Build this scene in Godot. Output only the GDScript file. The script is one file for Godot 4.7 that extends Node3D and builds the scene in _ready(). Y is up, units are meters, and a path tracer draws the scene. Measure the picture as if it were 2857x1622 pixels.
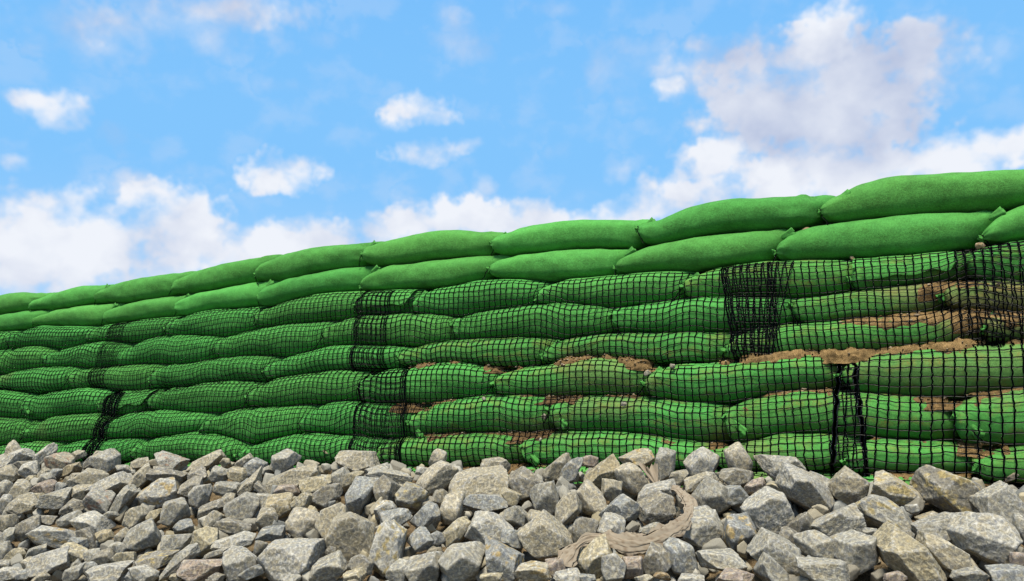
extends Node3D
# A wall of stacked green sandbags under black geogrid nets, a heap of crushed stones in front.
# Wall-local axes: x along the wall to the right, y up, z out of the wall towards the camera.

const WALL_AT := Vector3(0.06096, 0.0, -4.26404)
const WALL_TURN := -25.8103
const GX := -5.7
const GY := 0.0
const GW := 930
const GH := 225
const ST := 0.01
const ROWS := "ABCDEFGHI"

var wall := Transform3D()
var used := {}
var bags: Array = []
var rows: Array = []
var D := PackedFloat32Array()
var NZ := PackedFloat32Array()
var n1 := FastNoiseLite.new()
var n2 := FastNoiseLite.new()
var n3 := FastNoiseLite.new()
var rng := RandomNumberGenerator.new()
var M := {}
var stones: Array = []
var ico := {}
var dens := PackedFloat32Array()
var lum := PackedFloat32Array()

# ---------- helpers ----------
func numbered(called: String) -> String:
	var n: int = used.get(called, 0)
	used[called] = n + 1
	return called if n == 0 else "%s_%03d" % [called, n]

func tag(o: Node, label := "", category := "", group := "", kind := "") -> Node:
	if label: o.set_meta("label", label)
	if category: o.set_meta("category", category)
	if group: o.set_meta("group", group)
	if kind: o.set_meta("kind", kind)
	return o

func thing(called: String, at: Transform3D) -> Node3D:
	var o := Node3D.new()
	o.name = numbered(called)
	o.transform = at
	add_child(o, true)
	return o

func piece(called: String, m: Mesh, mat: Material, parent: Node = self) -> MeshInstance3D:
	var o := MeshInstance3D.new()
	o.name = numbered(called) if parent == self else called
	o.mesh = m
	o.material_override = mat
	parent.add_child(o, true)
	return o

func mesh_of(v: PackedVector3Array, idx: PackedInt32Array, c := PackedColorArray(), nrm := PackedVector3Array()) -> ArrayMesh:
	if nrm.is_empty():
		nrm.resize(v.size())
		for i in range(0, idx.size(), 3):
			var a := v[idx[i]]
			var b := v[idx[i + 1]]
			var d := v[idx[i + 2]]
			var n := (d - a).cross(b - a)
			nrm[idx[i]] += n
			nrm[idx[i + 1]] += n
			nrm[idx[i + 2]] += n
		for i in v.size():
			nrm[i] = nrm[i].normalized()
	var arr := []
	arr.resize(Mesh.ARRAY_MAX)
	arr[Mesh.ARRAY_VERTEX] = v
	arr[Mesh.ARRAY_NORMAL] = nrm
	arr[Mesh.ARRAY_INDEX] = idx
	if not c.is_empty(): arr[Mesh.ARRAY_COLOR] = c
	var m := ArrayMesh.new()
	m.add_surface_from_arrays(Mesh.PRIMITIVE_TRIANGLES, arr)
	return m

func grid_index(nu: int, nv: int, closed: bool) -> PackedInt32Array:
	# rows of nv points; front faces run clockwise seen from outside
	var idx := PackedInt32Array()
	for i in nu - 1:
		for j in (nv if closed else nv - 1):
			var a := i * nv + j
			var b := i * nv + (j + 1) % nv
			var c := a + nv
			var d := b + nv
			idx.append_array(PackedInt32Array([a, b, c, b, d, c]))
	return idx

func sm(a: float, b: float, x: float) -> float:
	return smoothstep(a, b, x)

func lin(r: float, g: float, b: float) -> Color:
	return Color(r, g, b)

# ---------- sky ----------
func puff(az: float, el: float, ra: float, re: float, d: float, w: float) -> void:
	var x0 := maxi(0, int((az - ra + 46.0) * 11.378))
	var x1 := mini(1046, int((az + ra + 46.0) * 11.378))
	var y0 := maxi(0, int((34.0 - el - re) * 11.378))
	var y1 := mini(499, int((34.0 - el + re) * 11.378))
	for y in range(y0, y1 + 1):
		var dy := (34.0 - y / 11.378 - el) / re
		for x in range(x0, x1 + 1):
			var dx := (x / 11.378 - 46.0 - az) / ra
			dx += 0.45 * n2.get_noise_2d(x * 0.07, y * 0.07) + 0.14 * n2.get_noise_2d(x * 0.25 + 90.0, y * 0.25)
			var dz := dy + 0.40 * n2.get_noise_2d(x * 0.07 + 300.0, y * 0.07) + 0.14 * n2.get_noise_2d(x * 0.25, y * 0.25 + 90.0)
			var q := 1.0 - dx * dx - dz * dz
			if q > 0.0:
				var k := y * 1047 + x
				var v := d * q
				var o := dens[k]
				lum[k] = (lum[k] * o + w * v) / (o + v + 0.0001)
				dens[k] = o + v * (1.0 - 0.35 * minf(o, 1.0))

func air(el: float) -> Color:
	var t := clampf(el / 42.0, 0.0, 1.0)
	var low := Color(0.41, 0.68, 1.0)
	var mid := Color(0.23, 0.565, 0.99)
	var top := Color(0.14, 0.455, 0.95)
	return low.lerp(mid, sm(0.0, 0.32, t)) if t < 0.32 else mid.lerp(top, sm(0.3, 1.0, t))

func cloud_col(w: float) -> Color:
	return Color(0.49, 0.56, 0.75).lerp(Color(0.87, 0.90, 0.97), w)

func make_sky() -> PanoramaSkyMaterial:
	var w := 1024
	var h := 512
	var base := Image.create(w, h, false, Image.FORMAT_RGBF)
	var n := FastNoiseLite.new()
	n.seed = 5
	n.fractal_octaves = 5
	n.frequency = 1.6
	for y in h:
		var el := 90.0 - (y + 0.5) * 180.0 / h
		for x in w:
			var c := Color(0.30, 0.27, 0.22)
			if el > -1.0:
				var az := (x + 0.5) * TAU / w
				var ce := cos(deg_to_rad(el))
				var p := Vector3(sin(az) * ce, sin(deg_to_rad(el)) * 1.7, -cos(az) * ce)
				var q := n.get_noise_3d(p.x * 2.0, p.y * 2.0, p.z * 2.0)
				var cover := sm(-0.16, 0.22, q + 0.16 * sm(30.0, 0.0, el))
				c = air(el).lerp(cloud_col(0.62 + 0.5 * n.get_noise_3d(p.x * 5.0, p.y * 5.0 + 9.0, p.z * 5.0)), cover)
			base.set_pixel(x, y, c)
	base.resize(4096, 2048, Image.INTERPOLATE_BILINEAR)
	dens.resize(1047 * 500)
	lum.resize(1047 * 500)
	puff(-22.5, 21.1, 7.9, 2.8, 0.50, 0.55)
	puff(-29.2, 19.4, 5.6, 2.5, 0.50, 0.45)
	puff(-18.8, 22.4, 6.4, 1.5, 0.60, 0.60)
	puff(-13.8, 20.9, 1.8, 0.8, 0.40, 0.50)
	puff(-17.0, 17.7, 2.2, 0.9, 0.35, 0.50)
	puff(-3.4, 21.5, 3.5, 2.1, 0.42, 0.50)
	puff(-4.8, 23.1, 2.1, 1.1, 0.35, 0.50)
	puff(8.2, 19.4, 4.9, 2.6, 0.42, 0.50)
	puff(7.6, 12.5, 1.5, 1.5, 0.50, 0.70)
	puff(-2.1, 11.5, 1.3, 1.1, 0.60, 0.80)
	puff(-7.5, 10.6, 1.6, 1.0, 0.45, 0.70)
	puff(3.0, 23.6, 2.7, 0.9, 0.45, 0.60)
	puff(-9.5, 20.5, 1.6, 0.8, 0.30, 0.50)
	puff(-30.8, 14.5, 2.7, 1.4, 0.95, 0.95)
	puff(-32.4, 15.0, 1.7, 0.8, 0.60, 0.90)
	puff(-26.7, 13.3, 1.7, 1.4, 0.50, 0.35)
	puff(-32.5, 11.1, 1.0, 0.8, 0.85, 0.95)
	puff(-25.9, 10.4, 2.6, 1.3, 0.65, 0.60)
	puff(-21.8, 11.5, 1.6, 0.9, 0.45, 0.60)
	puff(-6.7, 16.7, 3.2, 1.4, 1.05, 1.00)
	puff(-8.4, 16.0, 1.8, 1.0, 0.80, 0.95)
	puff(-6.3, 13.7, 3.5, 1.2, 1.00, 0.95)
	puff(-3.1, 14.3, 1.3, 0.8, 0.70, 0.90)
	puff(-16.4, 11.9, 3.6, 1.8, 1.15, 1.00)
	puff(-17.8, 11.1, 2.2, 1.1, 0.90, 0.90)
	puff(-30.2, 7.2, 6.9, 3.1, 1.20, 1.00)
	puff(-23.5, 8.5, 4.3, 2.6, 1.30, 1.00)
	puff(-32.0, 4.8, 6.0, 3.1, 1.20, 0.90)
	puff(-26.6, 5.1, 7.5, 2.8, 1.20, 0.80)
	puff(-19.6, 6.6, 4.8, 2.2, 1.10, 0.85)
	puff(-14.6, 7.3, 4.5, 2.0, 1.10, 0.95)
	puff(-9.1, 7.9, 3.9, 2.0, 1.20, 1.00)
	puff(-3.4, 8.8, 4.2, 2.1, 1.25, 1.00)
	puff(1.6, 9.3, 3.1, 1.5, 1.20, 1.00)
	puff(-2.6, 9.6, 2.4, 1.5, 1.20, 1.00)
	puff(-6.8, 9.0, 2.9, 1.5, 1.10, 0.95)
	puff(-13.6, 5.8, 7.6, 2.0, 1.10, 0.90)
	puff(4.5, 8.2, 7.7, 1.5, 0.90, 0.90)
	puff(20.8, 17.2, 7.2, 4.3, 1.00, 0.45)
	puff(16.1, 19.1, 6.2, 3.0, 0.80, 0.50)
	puff(25.3, 16.5, 5.4, 4.2, 1.00, 0.42)
	puff(27.5, 18.2, 4.4, 2.8, 0.90, 0.50)
	puff(22.8, 20.6, 2.7, 2.2, 1.05, 0.95)
	puff(20.9, 19.8, 3.0, 1.6, 0.90, 0.85)
	puff(21.9, 13.4, 8.1, 2.8, 1.20, 0.50)
	puff(17.2, 15.5, 5.8, 2.6, 1.00, 0.35)
	puff(11.5, 17.8, 1.3, 1.0, 1.05, 1.00)
	puff(13.8, 13.0, 2.7, 1.4, 1.00, 0.85)
	puff(15.0, 13.2, 2.2, 1.5, 1.20, 1.00)
	puff(12.2, 10.6, 4.2, 2.0, 1.20, 1.00)
	puff(18.3, 10.8, 5.7, 2.2, 1.20, 0.90)
	puff(25.2, 11.2, 5.4, 1.8, 1.20, 0.80)
	puff(30.4, 11.6, 3.6, 1.8, 1.25, 1.00)
	puff(32.9, 12.2, 2.2, 1.5, 1.25, 1.00)
	puff(21.8, 8.7, 10.4, 2.2, 1.20, 0.85)
	puff(8.6, 9.2, 3.1, 1.5, 0.95, 0.95)
	puff(30.9, 16.1, 1.7, 1.5, 0.50, 0.45)
	puff(31.8, 17.7, 2.3, 1.2, 0.35, 0.50)
	puff(29.1, 20.1, 3.0, 1.0, 0.35, 0.60)
	puff(3.5, 13.9, 1.6, 1.0, 0.30, 0.60)
	puff(8.5, 16.7, 1.5, 1.0, 0.30, 0.60)
	var f := FastNoiseLite.new()
	f.seed = 11
	f.fractal_octaves = 6
	f.frequency = 0.016
	f.fractal_gain = 0.50
	f.domain_warp_enabled = true
	f.domain_warp_amplitude = 14.0
	f.domain_warp_frequency = 0.02
	var g := FastNoiseLite.new()
	g.seed = 23
	g.fractal_octaves = 5
	g.frequency = 0.011
	for y in 500:
		var el := 34.0 - y / 11.378
		var edge_y := sm(33.5, 28.5, el)
		for x in 1047:
			var az := x / 11.378 - 46.0
			var edge := edge_y * sm(45.5, 34.5, absf(az))
			if edge <= 0.0: continue
			var k := y * 1047 + x
			var d := dens[k]
			var q := f.get_noise_2d(x, y * 1.25)
			var c := air(el)
			if d > 0.0:
				var v := d * 0.92 + q * lerpf(0.40, 1.15, sm(0.35, 1.1, d)) - 0.02
				# thin veils stay soft, solid heads get an edge
				var a := sm(-0.02, 1.30, v)
				var s := g.get_noise_2d(x, y * 1.3)
				var ww := clampf(lum[k] + 0.60 * s + 0.30 * q - 0.06, 0.0, 1.05)
				c = c.lerp(cloud_col(ww), minf(a, 0.98))
			else:
				c = c.lerp(cloud_col(0.7), 0.16 * sm(-0.1, 0.5, q))
			var px := posmod(int(az / 360.0 * 4096.0 + 4096.0) , 4096)
			var py := int((90.0 - el) / 180.0 * 2048.0)
			base.set_pixel(px, py, base.get_pixel(px, py).lerp(c, edge))
	var sky := PanoramaSkyMaterial.new()
	sky.panorama = ImageTexture.create_from_image(base)
	sky.energy_multiplier = 0.62
	return sky

# ---------- materials ----------
func tex(img: Image) -> ImageTexture:
	return ImageTexture.create_from_image(img)

func noise_image(seed_: int, freq: float, oct: int, size := 512, type := FastNoiseLite.TYPE_SIMPLEX_SMOOTH) -> PackedByteArray:
	var n := FastNoiseLite.new()
	n.seed = seed_
	n.frequency = freq
	n.fractal_octaves = oct
	n.noise_type = type
	return n.get_seamless_image(size, size).get_data()

func normal_from(h: PackedByteArray, size: int, strength: float) -> ImageTexture:
	var im := Image.create_from_data(size, size, false, Image.FORMAT_L8, h)
	im.convert(Image.FORMAT_RGBA8)
	im.bump_map_to_normal_map(strength)
	return tex(im)

func felt_textures() -> void:
	var fine := noise_image(3, 0.32, 2)
	var mid := noise_image(4, 0.05, 3)
	var big := noise_image(6, 0.012, 3)
	var speck := noise_image(8, 0.15, 2)
	var im := Image.create(512, 512, false, Image.FORMAT_RGB8)
	var hb := PackedByteArray()
	hb.resize(512 * 512)
	for i in 512 * 512:
		var a := fine[i] / 255.0
		var b := mid[i] / 255.0
		var c := big[i] / 255.0
		var e := speck[i] / 255.0
		var v := 0.80 + (a - 0.5) * 0.45 + (b - 0.5) * 0.16 + (c - 0.5) * 0.16 + (e - 0.5) * 0.24
		var warm := 0.0
		if a > 0.74: warm = 0.14
		if a < 0.20: v *= 0.72
		im.set_pixel(i % 512, i / 512, Color(clampf(v + warm * 1.3, 0, 1), clampf(v + warm * 0.6, 0, 1), clampf(v, 0, 1)))
		hb[i] = int(clampf(a * 0.6 + b * 0.4, 0, 1) * 255)
	M.felt_tex = tex(im)
	M.felt_nrm = normal_from(hb, 512, 5.0)
	for kind in 2:
		var sp := noise_image(31 + kind, 0.30, 2, 1024)
		var sp2 := noise_image(51 + kind, 0.09, 3, 1024)
		var pt := noise_image(41 + kind, 0.0075, 3, 1024)
		var d := Image.create(1024, 1024, false, Image.FORMAT_RGBA8)
		for i in 1024 * 1024:
			var s := sp[i] / 255.0
			var s2 := sp2[i] / 255.0
			var p := pt[i] / 255.0
			var al := 0.0
			var col := Color(0.11, 0.12, 0.04)
			if kind == 0:
				var patch := sm(0.40, 0.70, p)
				al = patch * sm(0.68, 0.42, s) * sm(0.28, 0.60, s2) * 0.45
			else:
				col = Color(0.50, 0.38, 0.20)
				al = sm(0.52, 0.82, p) * sm(0.30, 0.66, s2 * 0.6 + s * 0.4) * 0.50
			d.set_pixel(i % 1024, i / 1024, Color(col.r, col.g, col.b, al))
		M["stain%d" % kind] = tex(d)

func felt(stain: int) -> StandardMaterial3D:
	var m := StandardMaterial3D.new()
	m.vertex_color_use_as_albedo = true
	m.albedo_texture = M.felt_tex
	m.roughness = 0.92
	m.metallic_specular = 0.22
	m.uv1_triplanar = true
	m.uv1_scale = Vector3.ONE * 2.6
	m.normal_enabled = true
	m.normal_texture = M.felt_nrm
	m.normal_scale = 0.55
	if stain >= 0:
		m.detail_enabled = true
		m.detail_albedo = M["stain%d" % stain]
		m.detail_uv_layer = BaseMaterial3D.DETAIL_UV_2
		m.uv2_triplanar = true
		m.uv2_scale = Vector3(0.85, 1.3, 1.3) if stain == 0 else Vector3(0.8, 1.5, 1.5)
	return m

func stone_material(vein: float, s: int) -> StandardMaterial3D:
	var grain := noise_image(s, 0.22, 3)
	var mott := noise_image(s + 1, 0.022, 5)
	var warp := noise_image(s + 4, 0.03, 3)
	var fleck := noise_image(s + 6, 0.085, 3)
	var c := FastNoiseLite.new()
	c.seed = s + 2
	c.noise_type = FastNoiseLite.TYPE_CELLULAR
	c.cellular_return_type = FastNoiseLite.RETURN_DISTANCE2_SUB
	c.frequency = 0.022
	c.fractal_type = FastNoiseLite.FRACTAL_NONE
	c.domain_warp_enabled = true
	c.domain_warp_amplitude = 22.0
	c.domain_warp_frequency = 0.02
	var cell := c.get_seamless_image(512, 512, false, false, 0.1, false).get_data()
	var im := Image.create(512, 512, false, Image.FORMAT_RGB8)
	var hb := PackedByteArray()
	hb.resize(512 * 512)
	for i in 512 * 512:
		var g := grain[i] / 255.0
		var m := mott[i] / 255.0
		var e := cell[i] / 255.0
		var fg := fleck[i] / 255.0
		var ve := sm(0.13, 0.0, e) * sm(0.36, 0.60, warp[i] / 255.0) * vein
		var v := 0.76 + (g - 0.5) * 0.24 + (m - 0.5) * 0.24 + (fg - 0.5) * 0.24
		if g < 0.25: v *= 0.82
		if fg < 0.30: v *= 0.86
		var t := (m - 0.5) * 0.12
		v = v + ve * 0.55
		im.set_pixel(i % 512, i / 512, Color(clampf(v + t, 0, 1), clampf(v + t * 0.4, 0, 1), clampf(v - t * 1.2, 0, 1)))
		hb[i] = int(clampf(0.5 + (fg - 0.5) * 0.5 + (g - 0.5) * 0.4 + (m - 0.5) * 0.5 - ve * 0.25, 0, 1) * 255)
	var mt := StandardMaterial3D.new()
	mt.vertex_color_use_as_albedo = true
	mt.albedo_texture = tex(im)
	mt.roughness = 0.9
	mt.metallic_specular = 0.3
	mt.uv1_triplanar = true
	mt.uv1_scale = Vector3.ONE * 6.0
	mt.normal_enabled = true
	mt.normal_texture = normal_from(hb, 512, 4.0)
	mt.normal_scale = 0.5
	return mt

func soil_material() -> StandardMaterial3D:
	var a := noise_image(71, 0.12, 4)
	var b := noise_image(72, 0.02, 4)
	var im := Image.create(512, 512, false, Image.FORMAT_RGB8)
	for i in 512 * 512:
		var v := 0.72 + (a[i] / 255.0 - 0.5) * 0.8 + (b[i] / 255.0 - 0.5) * 0.4
		im.set_pixel(i % 512, i / 512, Color(clampf(v, 0, 1), clampf(v * 0.98, 0, 1), clampf(v * 0.92, 0, 1)))
	var mt := StandardMaterial3D.new()
	mt.vertex_color_use_as_albedo = true
	mt.albedo_texture = tex(im)
	mt.roughness = 1.0
	mt.metallic_specular = 0.15
	mt.uv1_triplanar = true
	mt.uv1_scale = Vector3.ONE * 4.0
	mt.normal_enabled = true
	mt.normal_texture = normal_from(a, 512, 10.0)
	return mt

func plain(c: Color, rough: float, spec := 0.4) -> StandardMaterial3D:
	var m := StandardMaterial3D.new()
	m.albedo_color = c.linear_to_srgb()
	m.roughness = rough
	m.metallic_specular = spec
	return m

# ---------- bags ----------
func bag(row: String, x0: float, y0: float, x1: float, _t: String, t1: float, t2: float, t3: float, t4: float, t5: float, _b: String, b1: float, b2: float, b3: float, b4: float, b5: float) -> void:
	var k := ROWS.find(row)
	var b := {"k": k, "x0": x0, "y0": y0, "x1": x1, "top": [t1, t2, t3, t4, t5], "under": [b1, b2, b3, b4, b5], "zf": 0.07 * k, "n": rows[k].size()}
	rows[k].append(b)
	bags.append(b)

func along(a: Array, t: float) -> float:
	var s := clampf((t - 0.1) / 0.2, -0.9, 4.9)
	var i := clampi(int(floor(s)), 0, 3)
	var f := s - i
	var p1: float = a[i]
	var p2: float = a[i + 1]
	var p0: float = a[i - 1] if i > 0 else 2.0 * p1 - p2
	var p3: float = a[i + 2] if i < 3 else 2.0 * p2 - p1
	if f < 0.0 or f > 1.0: return p1 + (p2 - p1) * f
	return 0.5 * (2.0 * p1 + (p2 - p0) * f + (2.0 * p0 - 5.0 * p1 + 4.0 * p2 - p3) * f * f + (3.0 * p1 - p0 - 3.0 * p2 + p3) * f * f * f)

func bag_at(k: int, x: float) -> Dictionary:
	var r: Array = rows[k]
	for b in r:
		if x < b.x1: return b
	return r[r.size() - 1]

func row_edge(k: int, x: float, upper: bool) -> float:
	var s := 0.0
	for d in [-0.06, 0.0, 0.06]:
		var b := bag_at(k, x + d)
		s += along(b.top if upper else b.under, clampf((x + d - b.x0) / (b.x1 - b.x0), -0.1, 1.1))
	return s / 3.0

func sq(a: float, n: float) -> Vector2:
	var c := cos(a)
	var s := sin(a)
	return Vector2(signf(c) * pow(absf(c), n), signf(s) * pow(absf(s), n))

func bag_color(p: Vector3, k: int, tint: float, hue := 0.0) -> Color:
	var q := n1.get_noise_3d(p.x * 3.0, p.y * 6.0, p.z * 6.0)
	var v := 1.0 + 0.10 * q + tint
	var g := Color((0.094 + hue) * v, 0.362 * v, 0.076 * v)
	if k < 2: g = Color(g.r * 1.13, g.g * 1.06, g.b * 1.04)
	if (k == 3 or k == 4) and p.x > 1.3:
		g = g.lerp(Color(0.26, 0.205, 0.095), 0.75 * sm(-0.25, 0.25, n2.get_noise_3d(p.x * 1.6 + 3.0, p.y * 5.0, p.z * 3.0)) * sm(1.3, 1.9, p.x))
	elif k >= 4:
		# earth rubbed into the cloth of the lower rows, in patches
		var e := sm(0.02, 0.42, n2.get_noise_3d(p.x * 2.2 + 7.0, p.y * 5.0, p.z * 3.0) + (0.06 if p.x > 0.9 else (-0.08 if p.x > -0.7 else -0.30)))
		g = g.lerp(Color(0.24, 0.21, 0.095), 0.36 * e)
	return g

func build_bag(b: Dictionary) -> void:
	var k: int = b.k
	var x0: float = b.x0
	var x1: float = b.x1
	var zf: float = b.zf
	var tail := 0.10
	var xe := x1 + tail
	var y0: float = b.y0
	var nu := 46
	var nv := 30
	var v := PackedVector3Array()
	var c := PackedColorArray()
	var seed_x := float(b.n) * 3.7 + k * 11.3
	var tint := 0.13 * n3.get_noise_2d(seed_x * 7.0, 3.0)
	var hue := 0.014 * n3.get_noise_2d(seed_x * 7.0, 33.0)
	var base := Vector3((x0 + x1) * 0.5, (float(b.top[2]) + float(b.under[2])) * 0.5 - 0.08, zf - 0.13)
	var ll := (0.13 if k < 2 else 0.105) + 0.03 * n3.get_noise_2d(seed_x, 80.0)
	var firm: float = 0.80 + 0.05 * n3.get_noise_2d(seed_x, 40.0)
	var fat := 0.003 if k < 2 else 0.007
	var pinch: float = 1.0 if k == 0 else 0.5
	for i in nu:
		var u := float(i) / (nu - 1)
		u = u - 0.13 * sin(TAU * u) / TAU * 4.0 * 0.9
		u = clampf(u, 0.0, 1.0)
		var x := lerpf(x0, xe, u)
		var t := (x - x0) / (x1 - x0)
		var tp := along(b.top, t)
		var bt := along(b.under, t)
		var sl := minf((x - x0) / ll, 1.0)
		var su := minf((x - x0) / (ll * 1.5), 1.0)
		var sd := minf((x - x0) / (ll * 0.85), 1.0)
		var sr := minf((xe - x) / (0.15 if k < 2 else 0.135), 1.0)
		var fl := pow(1.0 - (1.0 - sl) * (1.0 - sl), 0.72)
		var fr := pow(1.0 - (1.0 - sr) * (1.0 - sr), 0.6)
		tp = lerpf(y0 + 0.008, tp + fat, pow(1.0 - (1.0 - su) * (1.0 - su), 0.80))
		bt = lerpf(y0 - 0.008, bt - fat, pow(1.0 - (1.0 - sd) * (1.0 - sd), 0.62))
		var yc := (tp + bt) * 0.5
		var hh := (tp - bt) * 0.5
		yc += (1.0 - sm(0.0, 1.0, sr)) * hh * (0.5 if k < 2 else 0.15)
		var hy := maxf(hh * fr, 0.010 if i < nu - 1 else 0.004)
		var dz := maxf(0.13 * pow(fl, 0.85) * pow(fr, 0.8), 0.010)
		var zc := lerpf(zf - 0.022, zf - 0.13, sm(0.0, 1.0, sl)) + (0.022 * sin(PI * clampf(t, 0.0, 1.0)) - 0.012)
		zc -= 0.055 * (1.0 - sm(0.0, 1.0, clampf((xe - x) / 0.24, 0.0, 1.0)))
		var wr := 0.0065 * exp(-(x - x0) / 0.07) + pinch * 0.0055 * exp(-absf(x1 - 0.01 - x) / 0.075)
		if k == 0 and b.n == 7: wr += 0.008 * exp(-absf(x1 - 0.09 - x) / 0.05)
		for j in nv:
			var a := TAU * j / nv
			var e := sq(a, firm)
			var fold := wr * (0.65 * sin(9.0 * a + 5.0 * n3.get_noise_2d(seed_x + 3.0, x * 40.0)) + 0.5 * sin(17.0 * a + x * 30.0)) + wr * 0.4 * sin(5.0 * n3.get_noise_2d(seed_x + j * 9.0, x * 60.0))
			var lump := 0.0075 * n1.get_noise_3d(x * 5.0 + seed_x, e.y * 1.5, e.x * 1.5) + 0.003 * n1.get_noise_3d(x * 17.0 + seed_x, e.y * 4.0, e.x * 4.0)
			var r := (fold + lump * minf(1.0, sl * 2.0)) 
			var p := Vector3(x, yc + e.y * (hy + r), zc + e.x * (dz + r))
			v.append(p - base)
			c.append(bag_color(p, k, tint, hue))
	var idx := grid_index(nu, nv, true)
	splat(v, base, nu, nv, zf)
	b.base = base
	var o := thing("sandbag", wall * Transform3D(Basis(), base))
	b.node = o
	var stain := 0 if k < 2 else (1 if (k >= 4 and x1 > 0.2) or x1 > 1.6 else -1)
	if k < 2 and n3.get_noise_2d(seed_x, 11.0) < -0.25: stain = -1
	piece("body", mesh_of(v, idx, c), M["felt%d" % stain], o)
	# tied left tip: a crumpled tuft of cloth, a string round its neck
	var big := 1.0 if k < 2 else 1.45
	var dir := Vector3(-0.75, -0.15 - 0.5 * absf(n3.get_noise_2d(seed_x, 5.0)), 0.35).normalized()
	if k >= 2: dir = Vector3(-0.25 + 0.6 * n3.get_noise_2d(seed_x, 6.0), -0.75, 0.45).normalized()
	var tip := Vector3(x0 + 0.006, y0, zf - 0.018) - base
	piece("tied_end", tuft(tip, dir, 0.017 * big + 0.012 * absf(n3.get_noise_2d(seed_x, 9.0)), 0.012 * big, seed_x), M["felt-1"], o)
	var st := PackedVector3Array()
	var side := dir.cross(Vector3.UP).normalized()
	var up := side.cross(dir).normalized()
	for q in 9:
		var a := TAU * q / 8.0
		st.append(tip + dir * 0.002 + (side * cos(a) + up * sin(a)) * 0.0125)
	var loose := tip + dir * 0.004 + Vector3(0, -0.004, 0.014)
	var step := Vector3(0.010 * n3.get_noise_2d(seed_x, 1.0), -0.011, 0.004)
	for q in 4 + int(absf(n3.get_noise_2d(seed_x, 2.0)) * 8.0):
		loose += step + Vector3(n3.get_noise_2d(seed_x + q * 40.0, 4.0), 0.5 * n3.get_noise_2d(seed_x + q * 40.0, 8.0), 0) * 0.012
		st.append(loose)
	var tv := PackedVector3Array()
	var ti := PackedInt32Array()
	var tn := PackedVector3Array()
	tube(tv, ti, tn, st, 0.0055, 0.0055)
	piece("tie_string", mesh_of(tv, ti, PackedColorArray(), tn), M.string, o)
	if "%s%d" % [ROWS[k], b.n] in ["F1", "G3", "G5", "G6", "G7", "G8", "H2", "H5"]:
		# the slack neck of the bag hanging down in the seam
		piece("slack_neck", tuft(tip + Vector3(0.01, -0.01, 0.02), Vector3(0.72, -0.66, 0.12).normalized(), 0.115, 0.0135, seed_x + 8.0), M["felt-1"], o)
	# folded-over right end showing above the next bag's tip
	if b.n < rows[k].size() - 1 and n3.get_noise_2d(seed_x, 14.0) > -0.25:
		var xt := x1 + 0.030 + 0.02 * n3.get_noise_2d(seed_x, 17.0)
		var tt := along(b.top, 1.0 + (xt - x1) / (x1 - x0))
		var e_dir := Vector3(0.88, 0.36, 0.06).normalized()
		var wide_: float = 1.7 if k == 0 and b.n == 7 else 1.0
		piece("folded_end", tuft(Vector3(xt, tt - (0.045 if wide_ < 1.2 else 0.07), zf - 0.05) - base, e_dir, (0.070 if k < 2 else 0.05) * wide_, (0.016 if k < 2 else 0.012) * wide_, seed_x + 4.0), M["felt-1"], o)

func tuft(at: Vector3, dir: Vector3, length: float, r: float, s: float) -> ArrayMesh:
	var v := PackedVector3Array()
	var c := PackedColorArray()
	var side := dir.cross(Vector3(0.1, 1, 0.2)).normalized()
	var up := side.cross(dir).normalized()
	var nu := 9
	var nv := 18
	for i in nu:
		var t := float(i) / (nu - 1)
		var rad := r * (0.75 + 0.9 * t) if i < nu - 1 else r * 0.25
		if i == 0: rad = r * 0.3
		var off := minf(t, 0.92) * length
		for j in nv:
			var a := TAU * j / nv
			var ruffle := 1.0 + (0.10 + 0.26 * t) * sin(5.0 * a + s) + 0.14 * t * sin(8.0 * a + 2.0 * s)
			var flat_ := 0.55
			var p := at + dir * (off + 0.25 * r * sin(3.0 * a + s) * t) + side * cos(a) * rad * ruffle * flat_ + up * sin(a) * rad * ruffle
			v.append(p)
			c.append(bag_color(p, 0, -0.08))
	return mesh_of(v, grid_index(nu, nv, true), c)

func tube(v: PackedVector3Array, idx: PackedInt32Array, nrm: PackedVector3Array, pts: PackedVector3Array, w: float, h: float) -> void:
	var n := pts.size()
	if n < 2: return
	for i in n:
		var t := (pts[mini(i + 1, n - 1)] - pts[maxi(i - 1, 0)]).normalized()
		var s := t.cross(Vector3(0.02, 0.05, 1.0)).normalized()
		var u := s.cross(t).normalized()
		var at := v.size()
		v.append(pts[i] + s * w * 0.5)
		v.append(pts[i] + u * h * 0.5)
		v.append(pts[i] - s * w * 0.5)
		v.append(pts[i] - u * h * 0.5)
		nrm.append_array(PackedVector3Array([s, u, -s, -u]))
		if i < n - 1:
			for j in 4:
				var a := at + j
				var b := at + (j + 1) % 4
				idx.append_array(PackedInt32Array([a, a + 4, b, b, a + 4, b + 4]))

func splat(v: PackedVector3Array, base: Vector3, nu: int, nv: int, zf: float) -> void:
	for i in nu - 1:
		for j in nv:
			if j > nv * 0.3 and j < nv * 0.7: continue
			var a := v[i * nv + j] + base
			var b := v[i * nv + (j + 1) % nv] + base
			var c := v[(i + 1) * nv + j] + base
			var d := v[(i + 1) * nv + (j + 1) % nv] + base
			tri(a, b, c)
			tri(b, d, c)

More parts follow.
